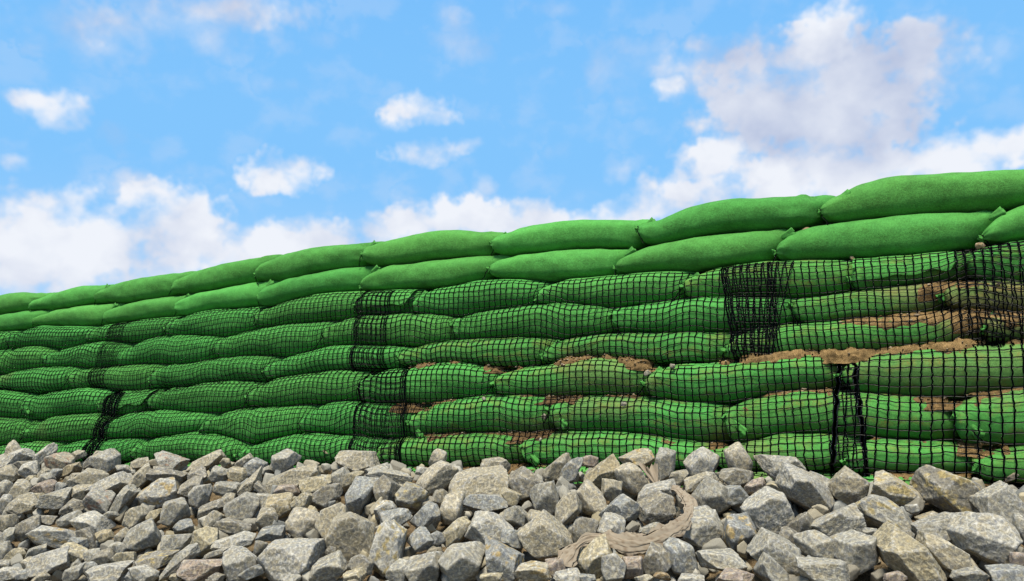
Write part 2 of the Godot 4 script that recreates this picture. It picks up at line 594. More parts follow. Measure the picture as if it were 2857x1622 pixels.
func tri(a: Vector3, b: Vector3, c: Vector3) -> void:
	var ax := (a.x - GX) / ST
	var ay := (a.y - GY) / ST
	var bx := (b.x - GX) / ST
	var by := (b.y - GY) / ST
	var cx := (c.x - GX) / ST
	var cy := (c.y - GY) / ST
	var det := (by - cy) * (ax - cx) + (cx - bx) * (ay - cy)
	if absf(det) < 1e-6: return
	var x0 := maxi(0, int(ceil(minf(ax, minf(bx, cx)))))
	var x1 := mini(GW - 1, int(floor(maxf(ax, maxf(bx, cx)))))
	var y0 := maxi(0, int(ceil(minf(ay, minf(by, cy)))))
	var y1 := mini(GH - 1, int(floor(maxf(ay, maxf(by, cy)))))
	for y in range(y0, y1 + 1):
		for x in range(x0, x1 + 1):
			var l1 := ((by - cy) * (x - cx) + (cx - bx) * (y - cy)) / det
			var l2 := ((cy - ay) * (x - cx) + (ax - cx) * (y - cy)) / det
			var l3 := 1.0 - l1 - l2
			if l1 >= -0.01 and l2 >= -0.01 and l3 >= -0.01:
				var z := l1 * a.z + l2 * b.z + l3 * c.z
				var q := y * GW + x
				if z > D[q]: D[q] = z

func lip(b: Dictionary, f0: float, f1: float) -> void:
	# a doubled fold of cloth lying over the upper half of the bag, its edge drooping
	var x0: float = b.x0
	var x1: float = b.x1
	var v := PackedVector3Array()
	var c := PackedColorArray()
	var nu := 40
	var nv := 26
	var base: Vector3 = b.base
	for i in nu:
		var t := lerpf(f0, f1, float(i) / (nu - 1))
		var x := lerpf(x0, x1, t)
		var tp := along(b.top, t)
		var bt := along(b.under, t)
		var yc := (tp + bt) * 0.5
		var hh := (tp - bt) * 0.5
		var endf := sm(0.0, 0.12, (t - f0) / (f1 - f0)) * sm(1.0, 0.9, (t - f0) / (f1 - f0))
		for j in nv:
			var side := j < nv / 2
			var q := float(j) / (nv / 2 - 1) if side else 1.0 - float(j - nv / 2) / (nv / 2 - 1)
			var a := deg_to_rad(lerpf(80.0, -6.0 + 9.0 * n3.get_noise_2d(x * 70.0, 3.0) + 26.0 * (1.0 - endf), q))
			var e := sq(a, 0.8)
			var off := 0.002 + 0.017 * pow(q, 3.0) * (0.4 + 0.6 * endf) + (0.004 if side else 0.0)
			var p := Vector3(x, yc + e.y * (hh + 0.004) - 0.006 * q * q, b.zf - 0.13 + e.x * (0.13 + off))
			v.append(p - base)
			c.append(bag_color(p, 2, 0.08))
	var idx := grid_index(nu, nv, true)
	splat_open(v, base, nu, nv)
	piece("fold_flap", mesh_of(v, idx, c), M["felt-1"], b.node)

func splat_open(v: PackedVector3Array, base: Vector3, nu: int, nv: int) -> void:
	for i in nu - 1:
		for j in nv - 1:
			tri(v[i * nv + j] + base, v[i * nv + j + 1] + base, v[(i + 1) * nv + j] + base)
			tri(v[i * nv + j + 1] + base, v[(i + 1) * nv + j + 1] + base, v[(i + 1) * nv + j] + base)

# ---------- nets ----------
func ztop(x: float, y: float) -> float:
	var fx := clampf((x - GX) / ST, 0.0, GW - 1.01)
	var fy := clampf((y - GY) / ST, 0.0, GH - 1.01)
	var ix := int(fx)
	var iy := int(fy)
	fx -= ix
	fy -= iy
	var q := iy * GW + ix
	return lerpf(lerpf(NZ[q], NZ[q + 1], fx), lerpf(NZ[q + GW], NZ[q + GW + 1], fx), fy)

func drape(k0: int, k1: int) -> void:
	# the net is pulled taut over the bags: a hull down each column, then a closing along the wall
	NZ.resize(GW * GH)
	NZ.fill(-1.0)
	var lo := PackedInt32Array()
	var hi := PackedInt32Array()
	for ix in GW:
		var x := GX + ix * ST
		var ya := row_edge(k0, x, true)
		var yb := row_edge(k1, x, false)
		var i1 := mini(GH - 2, int(ceil((ya - GY) / ST)))
		var i0 := maxi(1, int(floor((yb - GY) / ST)))
		lo.append(i0)
		hi.append(i1)
		var hull := PackedInt32Array()
		for iy in range(i0, i1 + 1):
			var z := D[iy * GW + ix]
			if iy == i0: z = minf(z, 0.07 * k1 - 0.08)
			if iy == i1: z = minf(z, 0.07 * k0 - 0.09)
			z = maxf(z, 0.07 * (k0 + (k1 - k0) * float(i1 - iy) / maxf(1, i1 - i0)) - 0.14)
			NZ[iy * GW + ix] = z
			while hull.size() > 1:
				var a := hull[hull.size() - 2]
				var b := hull[hull.size() - 1]
				var za := NZ[a * GW + ix]
				var zb := NZ[b * GW + ix]
				if (zb - za) * (iy - a) <= (z - za) * (b - a): hull.remove_at(hull.size() - 1)
				else: break
			hull.append(iy)
		for h in hull.size() - 1:
			var a := hull[h]
			var b := hull[h + 1]
			var za := NZ[a * GW + ix]
			var zb := NZ[b * GW + ix]
			for iy in range(a + 1, b):
				var q := iy * GW + ix
				NZ[q] = lerpf(NZ[q], za + (zb - za) * (iy - a) / (b - a), 0.62)
	for pass_ in 3:
		var src := NZ.duplicate()
		var rad := 3 if pass_ < 2 else 2
		for ix in range(4, GW - 4):
			for iy in range(lo[ix], hi[ix] + 1):
				var q := iy * GW + ix
				if pass_ == 2:
					var s := 0.0
					var n := 0
					for d in range(-2, 3):
						if src[q + d] > -0.9:
							s += src[q + d]
							n += 1
					NZ[q] = maxf(s / maxi(n, 1), D[q] + 0.003)
				else:
					var m := src[q]
					for d in range(-rad, rad + 1):
						var z := src[q + d]
						if z < -0.9: continue
						m = maxf(m, z) if pass_ == 0 else minf(m, z)
					NZ[q] = m
	for ix in GW:
		for iy in range(0, lo[ix]): NZ[iy * GW + ix] = NZ[lo[ix] * GW + ix]
		for iy in range(hi[ix] + 1, GH): NZ[iy * GW + ix] = NZ[hi[ix] * GW + ix]

func net(k0: int, k1: int, lt: float, lb: float, rt: float, rb: float, off: float, label: String, opts := {}) -> void:
	# lt, lb: the left edge at the top and at the bottom of the tier, rt, rb: the right edge
	var pitch: float = opts.get("pitch", 0.032)
	var bold := pitch / 0.032
	var cx := (lt + rt) * 0.5
	var base := Vector3(cx, row_edge(k1, cx, false), 0.07 * k1)
	var jit: float = opts.get("jitter", 0.0)
	var n := maxi(3, int(round((rt - lt) / pitch)))
	var v := PackedVector3Array()
	var idx := PackedInt32Array()
	var nrm := PackedVector3Array()
	var bv := PackedVector3Array()
	var bi := PackedInt32Array()
	var bn := PackedVector3Array()
	var extra: Array = opts.get("bunch", [])
	var list: Array = []
	for i in n + 1: list.append([float(i) / n, 0.0053 * bold, 0.003])
	for e in extra: list.append(e)
	for e in list:
		var s: float = e[0]
		var xt := lerpf(lt, rt, s)
		var xb := lerpf(lb, rb, s)
		var ya := row_edge(k0, xt, true)
		var yb := row_edge(k1, xb, false)
		var m := int((ya - yb) / 0.0125)
		var pts := PackedVector3Array()
		for q in m + 1:
			var f := float(q) / m
			var y := lerpf(ya, yb, f)
			var x := lerpf(xt, xb, f) + 0.006 * n2.get_noise_2d(s * n * 9.0 + k0 * 31.0, y * 90.0) + jit * n2.get_noise_2d(s * n * 60.0 + k0 * 77.0, y * 220.0)
			if e.size() > 3: x += 0.009 * n2.get_noise_2d(y * 36.0, s * 50.0 + k0)
			pts.append(Vector3(x, y, ztop(x, y) + off + 0.002) - base)
		if e.size() > 3: tube(bv, bi, bn, pts, e[1], e[2])
		else: tube(v, idx, nrm, pts, e[1], e[2])
	var o := thing("geogrid_net", wall * Transform3D(Basis(), base))
	tag(o, label, "net", "black geogrid nets stretched over the bags")
	tag(piece("upright_strands", mesh_of(v, idx, PackedColorArray(), nrm), M.net, o), "", "", "", "stuff")
	if bv.size(): piece("edge_band", mesh_of(bv, bi, PackedColorArray(), bn), M.band, o)
	# crosswise strands at equal lengths down the draped surface
	var cols := maxi(4, int((maxf(rt, rb) - minf(lt, lb)) / 0.018))
	var xs := minf(lt, lb)
	var xe := maxf(rt, rb)
	var ys: Array = []
	var most := 0
	for c in cols + 1:
		var x := lerpf(xs, xe, float(c) / cols)
		var ya := row_edge(k0, x, true)
		var yb := row_edge(k1, x, false)
		var l := PackedFloat32Array()
		var acc := 0.0
		var nxt := pitch * (0.3 + float(opts.get("phase", 0.0)))
		var y := ya
		var pz := ztop(x, y)
		while y > yb:
			var y2 := y - 0.005
			var z2 := ztop(x, y2)
			var ds := Vector2(0.005, z2 - pz).length()
			while acc + ds >= nxt:
				l.append(y - 0.005 * (nxt - acc) / ds)
				nxt += pitch
			acc += ds
			y = y2
			pz = z2
		ys.append(l)
		most = maxi(most, l.size())
	v.clear()
	idx.clear()
	nrm.clear()
	for j in most:
		var pts := PackedVector3Array()
		for c in cols + 1:
			var sum := 0.0
			var cnt := 0
			for d in range(-4, 5):
				var cc := clampi(c + d, 0, cols)
				if j < ys[cc].size():
					sum += ys[cc][j]
					cnt += 1
			if j >= ys[c].size() or cnt == 0:
				tube(v, idx, nrm, pts, 0.0041 * bold, 0.0024)
				pts.clear()
				continue
			var x := lerpf(xs, xe, float(c) / cols)
			var y := sum / cnt + 0.004 * n2.get_noise_2d(x * 60.0, j * 40.0 + k0 * 9.0) + jit * 0.7 * n2.get_noise_2d(x * 160.0 + 50.0, j * 70.0)
			var yf := clampf((row_edge(k0, x, true) - y) / 0.5, 0.0, 1.0)
			if x < lerpf(lt, lb, yf) - 0.004 or x > lerpf(rt, rb, yf) + 0.004:
				tube(v, idx, nrm, pts, 0.0041 * bold, 0.0024)
				pts.clear()
				continue
			pts.append(Vector3(x, y, ztop(x, y) + off + 0.001) - base)
		tube(v, idx, nrm, pts, 0.0041 * bold, 0.0024)
	tag(piece("crosswise_strands", mesh_of(v, idx, PackedColorArray(), nrm), M.net, o), "", "", "", "stuff")

func surface(x: float, y: float) -> float:
	var ix := clampi(int((x - GX) / ST + 0.5), 4, GW - 5)
	var iy := clampi(int((y - GY) / ST + 0.5), 2, GH - 3)
	var s := 0.0
	for a in range(-3, 4): s += D[iy * GW + ix + a] + D[(iy - 1) * GW + ix + a]
	return s / 14.0

# ---------- soil lying on the ledges ----------
func soil(k: int, xa: float, xb: float, thick: float, front: float, dark: float, label: String, crumbs := 60) -> void:
	var nu := maxi(12, int((xb - xa) / 0.011))
	var nv := 22
	var cx := (xa + xb) * 0.5
	var base := Vector3(cx, row_edge(k, cx, true) - 0.03, 0.07 * k - 0.08)
	var v := PackedVector3Array()
	var c := PackedColorArray()
	var spots: Array = []
	for i in nu:
		var t := float(i) / (nu - 1)
		var x := lerpf(xa, xb, t)
		var tp := row_edge(k, x, true)
		var bt := row_edge(k, x, false)
		var hh := (tp - bt) * 0.5
		var rag := front + 38.0 * n1.get_noise_2d(x * 9.0, k * 7.0) + 14.0 * n1.get_noise_2d(x * 34.0, k * 17.0 + 5.0)
		var ends := sm(0.0, 0.10, t) * sm(1.0, 0.90, t)
		for j in nv:
			var a := lerpf(118.0, front - 20.0, float(j) / (nv - 1))
			var e := sq(deg_to_rad(a), 0.8)
			var cov := sm(rag - 10.0, rag + 22.0, a) * ends
			var lump := n1.get_noise_3d(x * 22.0, a * 0.25, k * 5.0) * 0.5 + n1.get_noise_3d(x * 60.0, a * 0.7, k * 5.0) * 0.35
			var th := thick * cov * (0.75 + 0.9 * lump) - 0.006 * (1.0 - cov) - 0.001
			var p := Vector3(x, tp - hh + e.y * (hh + th), 0.07 * k - 0.13 + e.x * (0.13 + th))
			# it slumps into the seams with the bags below it
			p.z = minf(p.z, surface(p.x, p.y) + thick * cov + (0.3 if k == 5 and xa > 0.9 else 0.006))
			v.append(p - base)
			var q := 0.5 + 0.5 * n2.get_noise_3d(p.x * 14.0, p.y * 20.0, p.z * 20.0)
			c.append(Color(0.39, 0.27, 0.135).lerp(Color(0.175, 0.118, 0.070), clampf(dark + (q - 0.5) * 0.8, 0.0, 1.0)))
			if th > thick * 0.35: spots.append(p - base)
	var o := thing("soil", wall * Transform3D(Basis(), base))
	tag(o, label, "soil", "soil lying on the ledges between the bags", "stuff")
	piece("loose_soil", mesh_of(v, grid_index(nu, nv, false), c), M.soil, o)
	if spots.size() and crumbs > 0:
		var mm := MultiMesh.new()
		mm.transform_format = MultiMesh.TRANSFORM_3D
		mm.use_colors = true
		mm.mesh = M.crumb
		mm.instance_count = crumbs
		for i in crumbs:
			var s := rng.randf_range(0.0022, 0.006) * (1.0 if rng.randf() < 0.88 else 1.9)
			var bs := Basis.from_euler(Vector3(rng.randf() * 6, rng.randf() * 6, rng.randf() * 6)).scaled(Vector3(s, s * rng.randf_range(0.5, 0.9), s))
			mm.set_instance_transform(i, Transform3D(bs, spots[rng.randi() % spots.size()] + Vector3(0, 0.002, 0.001)))
			var g := rng.randf_range(0.6, 1.3)
			mm.set_instance_color(i, Color(0.42 * g, 0.33 * g, 0.22 * g) if rng.randf() < 0.6 else Color(0.30 * g, 0.18 * g, 0.08 * g))
		var mi := MultiMeshInstance3D.new()
		mi.name = "crumbs"
		mi.multimesh = mm
		mi.material_override = M.stone0
		mi.set_meta("kind", "stuff")
		o.add_child(mi, true)

# ---------- stones ----------
func icosphere(level: int) -> Dictionary:
	if ico.has(level): return ico[level]
	var v := PackedVector3Array()
	var f := PackedInt32Array()
	if level == 0:
		var t := (1.0 + sqrt(5.0)) / 2.0
		for p in [[-1, t, 0], [1, t, 0], [-1, -t, 0], [1, -t, 0], [0, -1, t], [0, 1, t], [0, -1, -t], [0, 1, -t], [t, 0, -1], [t, 0, 1], [-t, 0, -1], [-t, 0, 1]]:
			v.append(Vector3(p[0], p[1], p[2]).normalized())
		f = PackedInt32Array([0, 11, 5, 0, 5, 1, 0, 1, 7, 0, 7, 10, 0, 10, 11, 1, 5, 9, 5, 11, 4, 11, 10, 2, 10, 7, 6, 7, 1, 8, 3, 9, 4, 3, 4, 2, 3, 2, 6, 3, 6, 8, 3, 8, 9, 4, 9, 5, 2, 4, 11, 6, 2, 10, 8, 6, 7, 9, 8, 1])
		for i in range(0, f.size(), 3):
			var s := f[i + 1]
			f[i + 1] = f[i + 2]
			f[i + 2] = s
	else:
		var p: Dictionary = icosphere(level - 1)
		v = p.v.duplicate()
		var seen := {}
		var pf: PackedInt32Array = p.f
		for i in range(0, pf.size(), 3):
			var m := []
			for e in 3:
				var a := pf[i + e]
				var b := pf[i + (e + 1) % 3]
				var key := mini(a, b) * 100000 + maxi(a, b)
				if not seen.has(key):
					seen[key] = v.size()
					v.append((v[a] + v[b]).normalized())
				m.append(seen[key])
			f.append_array(PackedInt32Array([pf[i], m[0], m[2], pf[i + 1], m[1], m[0], pf[i + 2], m[2], m[1], m[0], m[1], m[2]]))
	ico[level] = {"v": v, "f": f}
	return ico[level]

const TONE := {"g": [0.365, 0.350, 0.290], "l": [0.460, 0.442, 0.375], "b": [0.300, 0.304, 0.278], "t": [0.395, 0.358, 0.265], "y": [0.430, 0.380, 0.255], "d": [0.275, 0.255, 0.203], "r": [0.360, 0.295, 0.235], "s": [0.480, 0.435, 0.330], "o": [0.400, 0.340, 0.215], "e": [0.320, 0.230, 0.120]}

func stone_mesh(L: float, W: float, Z: float, tone: String, mark: String, s: int, level: int) -> ArrayMesh:
	var r := RandomNumberGenerator.new()
	r.seed = s
	var smooth_one := tone == "s" or tone == "e"
	var pl := PackedVector3Array()
	var pd := PackedFloat32Array()
	for ax in [Vector3.RIGHT, Vector3.LEFT, Vector3.UP, Vector3.DOWN, Vector3.BACK, Vector3.FORWARD]:
		pl.append((ax + Vector3(r.randf_range(-1, 1), r.randf_range(-1, 1), r.randf_range(-1, 1)) * 0.36).normalized())
		pd.append(r.randf_range(0.74, 0.98))
	for i in 8:
		var n := Vector3(r.randfn(), r.randfn(), r.randfn()).normalized()
		if i < 4: n = Vector3([-1, 1, -1, 1][i], [-1, -1, 1, 1][i], 0.5).normalized() + n * 0.35
		pl.append(n.normalized())
		pd.append(r.randf_range(0.86, 1.10))
	var p: Dictionary = icosphere(level)
	var dirs: PackedVector3Array = p.v
	var v := PackedVector3Array()
	var c := PackedColorArray()
	var sharp := 9.0 if smooth_one else (64.0 if level > 4 else 46.0)
	var q0 := s * 1.37
	var t0: Array = TONE[tone]
	var base := Color(t0[0], t0[1], t0[2]) * (0.93 + r.randf_range(-0.13, 0.10))
	var dusty := Color(0.46, 0.45, 0.41)
	var patch := Color(0.40, 0.345, 0.225)
	if mark == "o": patch = Color(0.42, 0.31, 0.13)
	if mark == "r": patch = Color(0.32, 0.20, 0.13)
	if mark == "y": patch = Color(0.44, 0.35, 0.15)
	var amount := 0.45 if mark == "" or mark == "v" else 0.85
	var ext := Vector3.ZERO
	var edge := PackedFloat32Array()
	for d in dirs:
		var sum := 0.0
		var m1 := 0.0
		var m2 := 0.0
		for i in pl.size():
			var k := pl[i].dot(d)
			if k > 0.0:
				k /= pd[i]
				if k > m1:
					m2 = m1
					m1 = k
				elif k > m2: m2 = k
				sum += pow(k, sharp)
		var rad := pow(sum, -1.0 / sharp)
		var n := n1.get_noise_3d(d.x * 4.0 + q0, d.y * 4.0, d.z * 4.0)
		var nn := n1.get_noise_3d(d.x * 16.0 + q0, d.y * 16.0, d.z * 16.0)
		rad *= 1.0 + (0.05 if smooth_one else 0.040) * n + (0.008 if smooth_one else 0.016) * nn
		var x := d * rad
		v.append(x)
		edge.append(m2 / maxf(m1, 0.001))
		ext = Vector3(maxf(ext.x, absf(x.x)), maxf(ext.y, absf(x.y)), maxf(ext.z, absf(x.z)))
	var sc := Vector3(L * 0.5 / ext.x, W * 0.5 / ext.y, Z * 0.5 / ext.z)
	for i in v.size():
		var d := dirs[i]
		v[i] = v[i] * sc
		var q := n2.get_noise_3d(d.x * 3.2 + q0, d.y * 3.2 + 5.0, d.z * 3.2)
		var f := n1.get_noise_3d(d.x * 20.0, d.y * 20.0 + q0, d.z * 20.0)
		var col := base * (1.0 + 0.07 * f)
		col = col.lerp(patch, amount * sm(0.05, 0.35, q + 0.07 * f))
		# worn, chalky arrises, broken up
		col = col.lerp(dusty, 0.75 * sm(0.88, 0.99, edge[i]) * sm(-0.1, 0.3, f + 0.2 * q))
		c.append(Color(col.r, col.g, col.b))
	return mesh_of(v, p.f, c)

func rock(tone: String, mark: String, x: float, y: float, z: float, L: float, W: float, turn: float) -> void:
	var s := stones.size()
	var r := RandomNumberGenerator.new()
	r.seed = 900 + s
	L *= 1.10
	W *= 1.12
	var Z := lerpf(W, L, 0.35) * r.randf_range(0.85, 1.1)
	var level := 5 if L > 0.125 else (4 if L > 0.062 else 3)
	var o := piece("crushed_stone", stone_mesh(L, W, Z, tone, mark, 3000 + s * 7, level), M.stone1 if mark == "v" else M.stone0)
	o.transform = Transform3D(Basis.from_euler(Vector3(r.randf_range(-0.25, 0.25), r.randf_range(-0.25, 0.25), deg_to_rad(turn))), Vector3(x, y, z))
	stones.append({"o": o, "x": x, "y": y, "z": z, "L": L, "W": W, "turn": turn, "tone": tone, "mark": mark})

func label_stones() -> void:
	var tone_word := {"g": "grey", "l": "pale grey", "b": "blue-grey", "t": "tan-grey", "y": "yellowish", "d": "dark grey-brown", "r": "reddish-brown", "s": "smooth tan", "o": "ochre-stained", "e": "earthy brown"}
	var mark_word := {"": "", "v": "white-veined ", "o": "orange-patched ", "r": "rust-patched ", "y": "yellow-patched "}
	var keys := {}
	for s in stones:
		var a: float = s.x / -s.z
		var back: float = s.z - crest_z(s.x)
		var size := "large" if s.L > 0.125 else ("small" if s.L < 0.07 else "mid-sized")
		var shape := "blocky"
		if s.L / s.W > 1.3: shape = "flat-lying" if absf(s.turn) < 22 else ("upright" if absf(s.turn) > 66 else ("rising-right" if s.turn > 0 else "falling-right"))
		var v := "on the crest" if back < 0.13 else ("high up" if back < 0.33 else ("midway" if back < 0.52 else "low down"))
		var h := ""
		if a < -0.56: h = "left of left overlap"
		elif a < -0.49: h = "below left net overlap"
		elif a < -0.235: h = "between the net overlaps"
		elif a < -0.13: h = "below middle net overlap"
		elif a < 0.06: h = "left of beige cloth"
		elif a < 0.245: h = "beside beige cloth"
		elif a < 0.40: h = "right of beige cloth"
		elif a < 0.47: h = "below black bands"
		else: h = "right of black bands"
		s.key = "%s %s%s %s stone, %s, %s" % [size, mark_word[s.mark], tone_word[s.tone], shape, v, h]
		s.a = a
		if not keys.has(s.key): keys[s.key] = []
		keys[s.key].append(s)
	var nth := ["leftmost", "second from left", "third from left", "fourth from left", "fifth from left", "sixth from left"]
	for k in keys:
		var l: Array = keys[k]
		l.sort_custom(func(p, q): return p.a < q.a)
		for i in l.size():
			var label: String = l[i].key
			if l.size() > 1: label = nth[mini(i, 5)] + " " + label
			tag(l[i].o, label, "stone", "crushed stones of the heap")

func crest_z(x: float) -> float:
	var q := clampf(x, -2.6, 1.8)
	return -0.0262 * q * q + 0.3295 * q - 2.582 + 0.33 * (x - q)

func front(x: float, z: float) -> float:
	var q := clampf(x, -2.6, 1.8)
	return 0.2231 + 0.2155 * q - 0.1986 * z - 0.0282 * q * q + 0.0379 * q * z + 0.0119 * z * z

func local_of(x: float, z: float) -> Vector2:
	var p := wall.affine_inverse() * Vector3(x, 0, z)
	return Vector2(p.x, p.z)

func height(x: float, z: float) -> float:
	var l := local_of(x, z)
	var along_ := clampf(l.x, -7.0, 5.0)
	var yb := 0.47 + 0.053 * along_
	var zc := crest_z(x)
	var y := 0.0
	if z > zc: y = front(x, minf(z, -1.25)) - 0.22 * maxf(0.0, z + 1.25)
	else: y = front(x, zc) - 0.62 * (zc - z) * sm(0.0, 0.5, zc - z + 0.15)
	y = maxf(y, yb if l.y < 2.5 else lerpf(yb, 0.0, sm(2.5, 5.0, l.y)))
	if z > -1.4: y = lerpf(y, 0.0, sm(-1.4, 1.5, z))
	var wide := maxf(0.0, maxf(-4.0 - x, x - 3.2))
	if wide > 0.0: y = lerpf(y, minf(y, yb), sm(0.0, 1.5, wide))
	# the earth that the bags hold back, stepping up behind them
	if l.y < 0.42: y = maxf(y, minf(1.70 + 0.049 * along_, 1.71 + 0.049 * along_ - 2.09 * (l.y + 0.19)))
	return y

func axis(a: float, b: float, fine: float) -> PackedFloat32Array:
	var l := PackedFloat32Array()
	var x := a
	while x <= b:
		l.append(x)
		x += fine
	var g := fine
	x = b
	while x < 600.0:
		g *= 1.25
		x += g
		l.append(x)
	g = fine
	x = a
	while x > -600.0:
		g *= 1.25
		x -= g
		l.insert(0, x)
	return l

func ground() -> void:
	var xs := axis(-6.5, 5.0, 0.06)
	var zs := axis(-8.0, 0.4, 0.06)
	var v := PackedVector3Array()
	var c := PackedColorArray()
	for x in xs:
		for z in zs:
			var y := height(x, z)
			y += 0.012 * n1.get_noise_2d(x * 12.0, z * 12.0) - (0.060 if local_of(x, z).y > 0.7 else 0.03)
			v.append(Vector3(x, y, z))
			var q := 0.5 + 0.5 * n2.get_noise_2d(x * 2.0, z * 2.0)
			c.append(Color(0.20, 0.15, 0.095).lerp(Color(0.27, 0.21, 0.14), q))
	var o := piece("ground", mesh_of(v, grid_index(xs.size(), zs.size(), false), c), M.soil)
	tag(o, "brown earth under the stone heap and behind the wall", "ground", "", "structure")

func loose_stones() -> void:
	# the small broken stone that fills the gaps under and behind the larger pieces
	var mm := MultiMesh.new()
	mm.transform_format = MultiMesh.TRANSFORM_3D
	mm.use_colors = true
	mm.mesh = M.pebble
	var tr: Array = []
	var cl: Array = []
	var tones := ["g", "l", "b", "t", "y", "d", "t", "g"]
	var tries := 0
	while tr.size() < 9000 and tries < 60000:
		tries += 1
		var x := rng.randf_range(-4.6, 3.4)
		var z := rng.randf_range(-5.2, -0.7)
		var l := local_of(x, z)
		if l.y < 0.60: continue
		var zc := crest_z(x)
		if z < zc - 1.1: continue
		var seen_ := z < -1.2 and absf(x / z) < 0.72 and z > zc - 0.45 and z < lerpf(-2.15, -1.35, clampf((x + 1.5) / 2.6, 0, 1))
		var s := rng.randf_range(0.016, 0.031) if seen_ else rng.randf_range(0.022, 0.055)
		var y := height(x, z) + (rng.randf_range(-0.065, -0.022) if seen_ else rng.randf_range(-0.03, 0.012))
		var bs := Basis.from_euler(Vector3(rng.randf() * 6.2, rng.randf() * 6.2, rng.randf() * 6.2)) * Basis.from_scale(Vector3(s * rng.randf_range(0.9, 1.5), s * rng.randf_range(0.7, 1.0), s))
		tr.append(Transform3D(bs, Vector3(x, y, z)))
		var t0: Array = TONE[tones[rng.randi() % 8]]
		var g := rng.randf_range(0.8, 1.2)
		cl.append(Color(t0[0] * g, t0[1] * g, t0[2] * g))
	mm.instance_count = tr.size()
	for i in tr.size():
		mm.set_instance_transform(i, tr[i])
		mm.set_instance_color(i, cl[i])
	var o := MultiMeshInstance3D.new()
	o.name = "loose_stones"
	o.multimesh = mm
	o.material_override = M.stone0
	add_child(o, true)
	tag(o, "small broken grey and tan stones filling the gaps of the heap", "stones", "", "stuff")

# ---------- cloth ----------
func cloth() -> void:
	var way := [Vector3(0.404, 0.820, -2.32), Vector3(0.415, 0.808, -2.29), Vector3(0.432, 0.806, -2.255), Vector3(0.453, 0.808, -2.20), Vector3(0.463, 0.800, -2.10), Vector3(0.458, 0.788, -2.035), Vector3(0.432, 0.774, -1.975), Vector3(0.399, 0.762, -1.935), Vector3(0.359, 0.750, -1.905), Vector3(0.315, 0.738, -1.892), Vector3(0.268, 0.735, -1.898), Vector3(0.226, 0.737, -1.925), Vector3(0.185, 0.734, -1.940), Vector3(0.148, 0.712, -1.926), Vector3(0.123, 0.685, -1.890)]
	var cv := Curve3D.new()
	for i in way.size():
		var t: Vector3 = (way[mini(i + 1, way.size() - 1)] - way[maxi(i - 1, 0)]) * 0.17
		cv.add_point(way[i], -t, t)
	var base: Vector3 = way[8]
	var v := PackedVector3Array()
	var c := PackedColorArray()
	var nu := 110
	var nv := 36
	var len_ := cv.get_baked_length()
	for i in nu:
		var f := float(i) / (nu - 1)
		var p := cv.sample_baked(f * len_, true)
		var t := (cv.sample_baked(minf(f * len_ + 0.01, len_), true) - cv.sample_baked(maxf(f * len_ - 0.01, 0.0), true)).normalized()
		var s := t.cross(Vector3(0, 0.45, 1)).normalized()
		var u := s.cross(t).normalized()
		var wide := 0.009 + 0.006 * n1.get_noise_2d(f * 30.0, 70.0) + 0.010 * sm(0.42, 0.62, f) * sm(0.92, 0.75, f) + 0.006 * sm(0.20, 0.34, f) * sm(0.5, 0.4, f) + 0.008 * sm(0.86, 1.0, f)
		var thin := 0.0026
		if i == 0 or i == nu - 1:
			wide *= 0.3
			thin *= 0.3
		for j in nv:
			var a := TAU * j / nv
			var tw := a * 7.0 + f * 22.0 + 2.5 * n1.get_noise_2d(f * 40.0, j * 1.2)
			var rr := 1.0 + 0.26 * sin(tw) + 0.20 * sin(a * 13.0 - f * 31.0) + 0.10 * sin(a * 17.0 + f * 60.0)
			v.append(p + Vector3(0, -0.010, -0.014) + s * cos(a) * wide * rr + u * sin(a) * thin * rr * 1.2 - base)
			var q := 0.5 + 0.5 * n2.get_noise_2d(f * 160.0, j * 3.0)
			c.append(Color(0.25, 0.21, 0.155).lerp(Color(0.16, 0.12, 0.08), sm(0.45, 0.8, q)))
	var o := thing("cloth_strip", Transform3D(Basis(), base))
	tag(o, "dirty beige twisted strip of cloth curling between the stones right of centre", "cloth")
	piece("twisted_band", mesh_of(v, grid_index(nu, nv, true), c), M.cloth, o)
	# the torn, fanned upper end
	v = PackedVector3Array()
	c = PackedColorArray()
	for i in 22:
		var f := float(i) / 21.0
		for j in 44:
			var front_ := j < 22
			var h := float(j) / 21.0 if front_ else 1.0 - float(j - 22) / 21.0
			var w := lerpf(0.012, 0.052, pow(f, 0.8))
			var x := 0.412 + (h - 0.5) * w * 1.1 - 0.018 * f
			var y := 0.800 + 0.046 * f + 0.006 * sin(h * 9.0) * f + 0.010 * n1.get_noise_2d(h * 30.0, 9.0) * f
			var z := -2.30 - 0.012 * f + 0.004 * sin(h * 13.0 + f * 2.0) * (0.3 + f) - (0.0 if front_ else 0.002)
			v.append(Vector3(x, y, z) - base)
			var q := 0.5 + 0.5 * n2.get_noise_2d(f * 60.0, h * 60.0)
			c.append(Color(0.32, 0.27, 0.20).lerp(Color(0.22, 0.17, 0.115), q * 0.7))
	piece("torn_end", mesh_of(v, grid_index(22, 44, true), c), M.cloth, o)

func lump(called: String, x: float, y: float, z: float, L: float, W: float, tone: String, label: String, category: String, group := "") -> void:
	var o := piece(called, stone_mesh(L, W, W * 0.8, tone, "", 7000 + used.size() * 13 + int(x * 100.0), 3), M.stone0)
	o.transform = wall * Transform3D(Basis.from_euler(Vector3(0, 0, x * 9.0)), Vector3(x, y, z))
	tag(o, label, category, group)

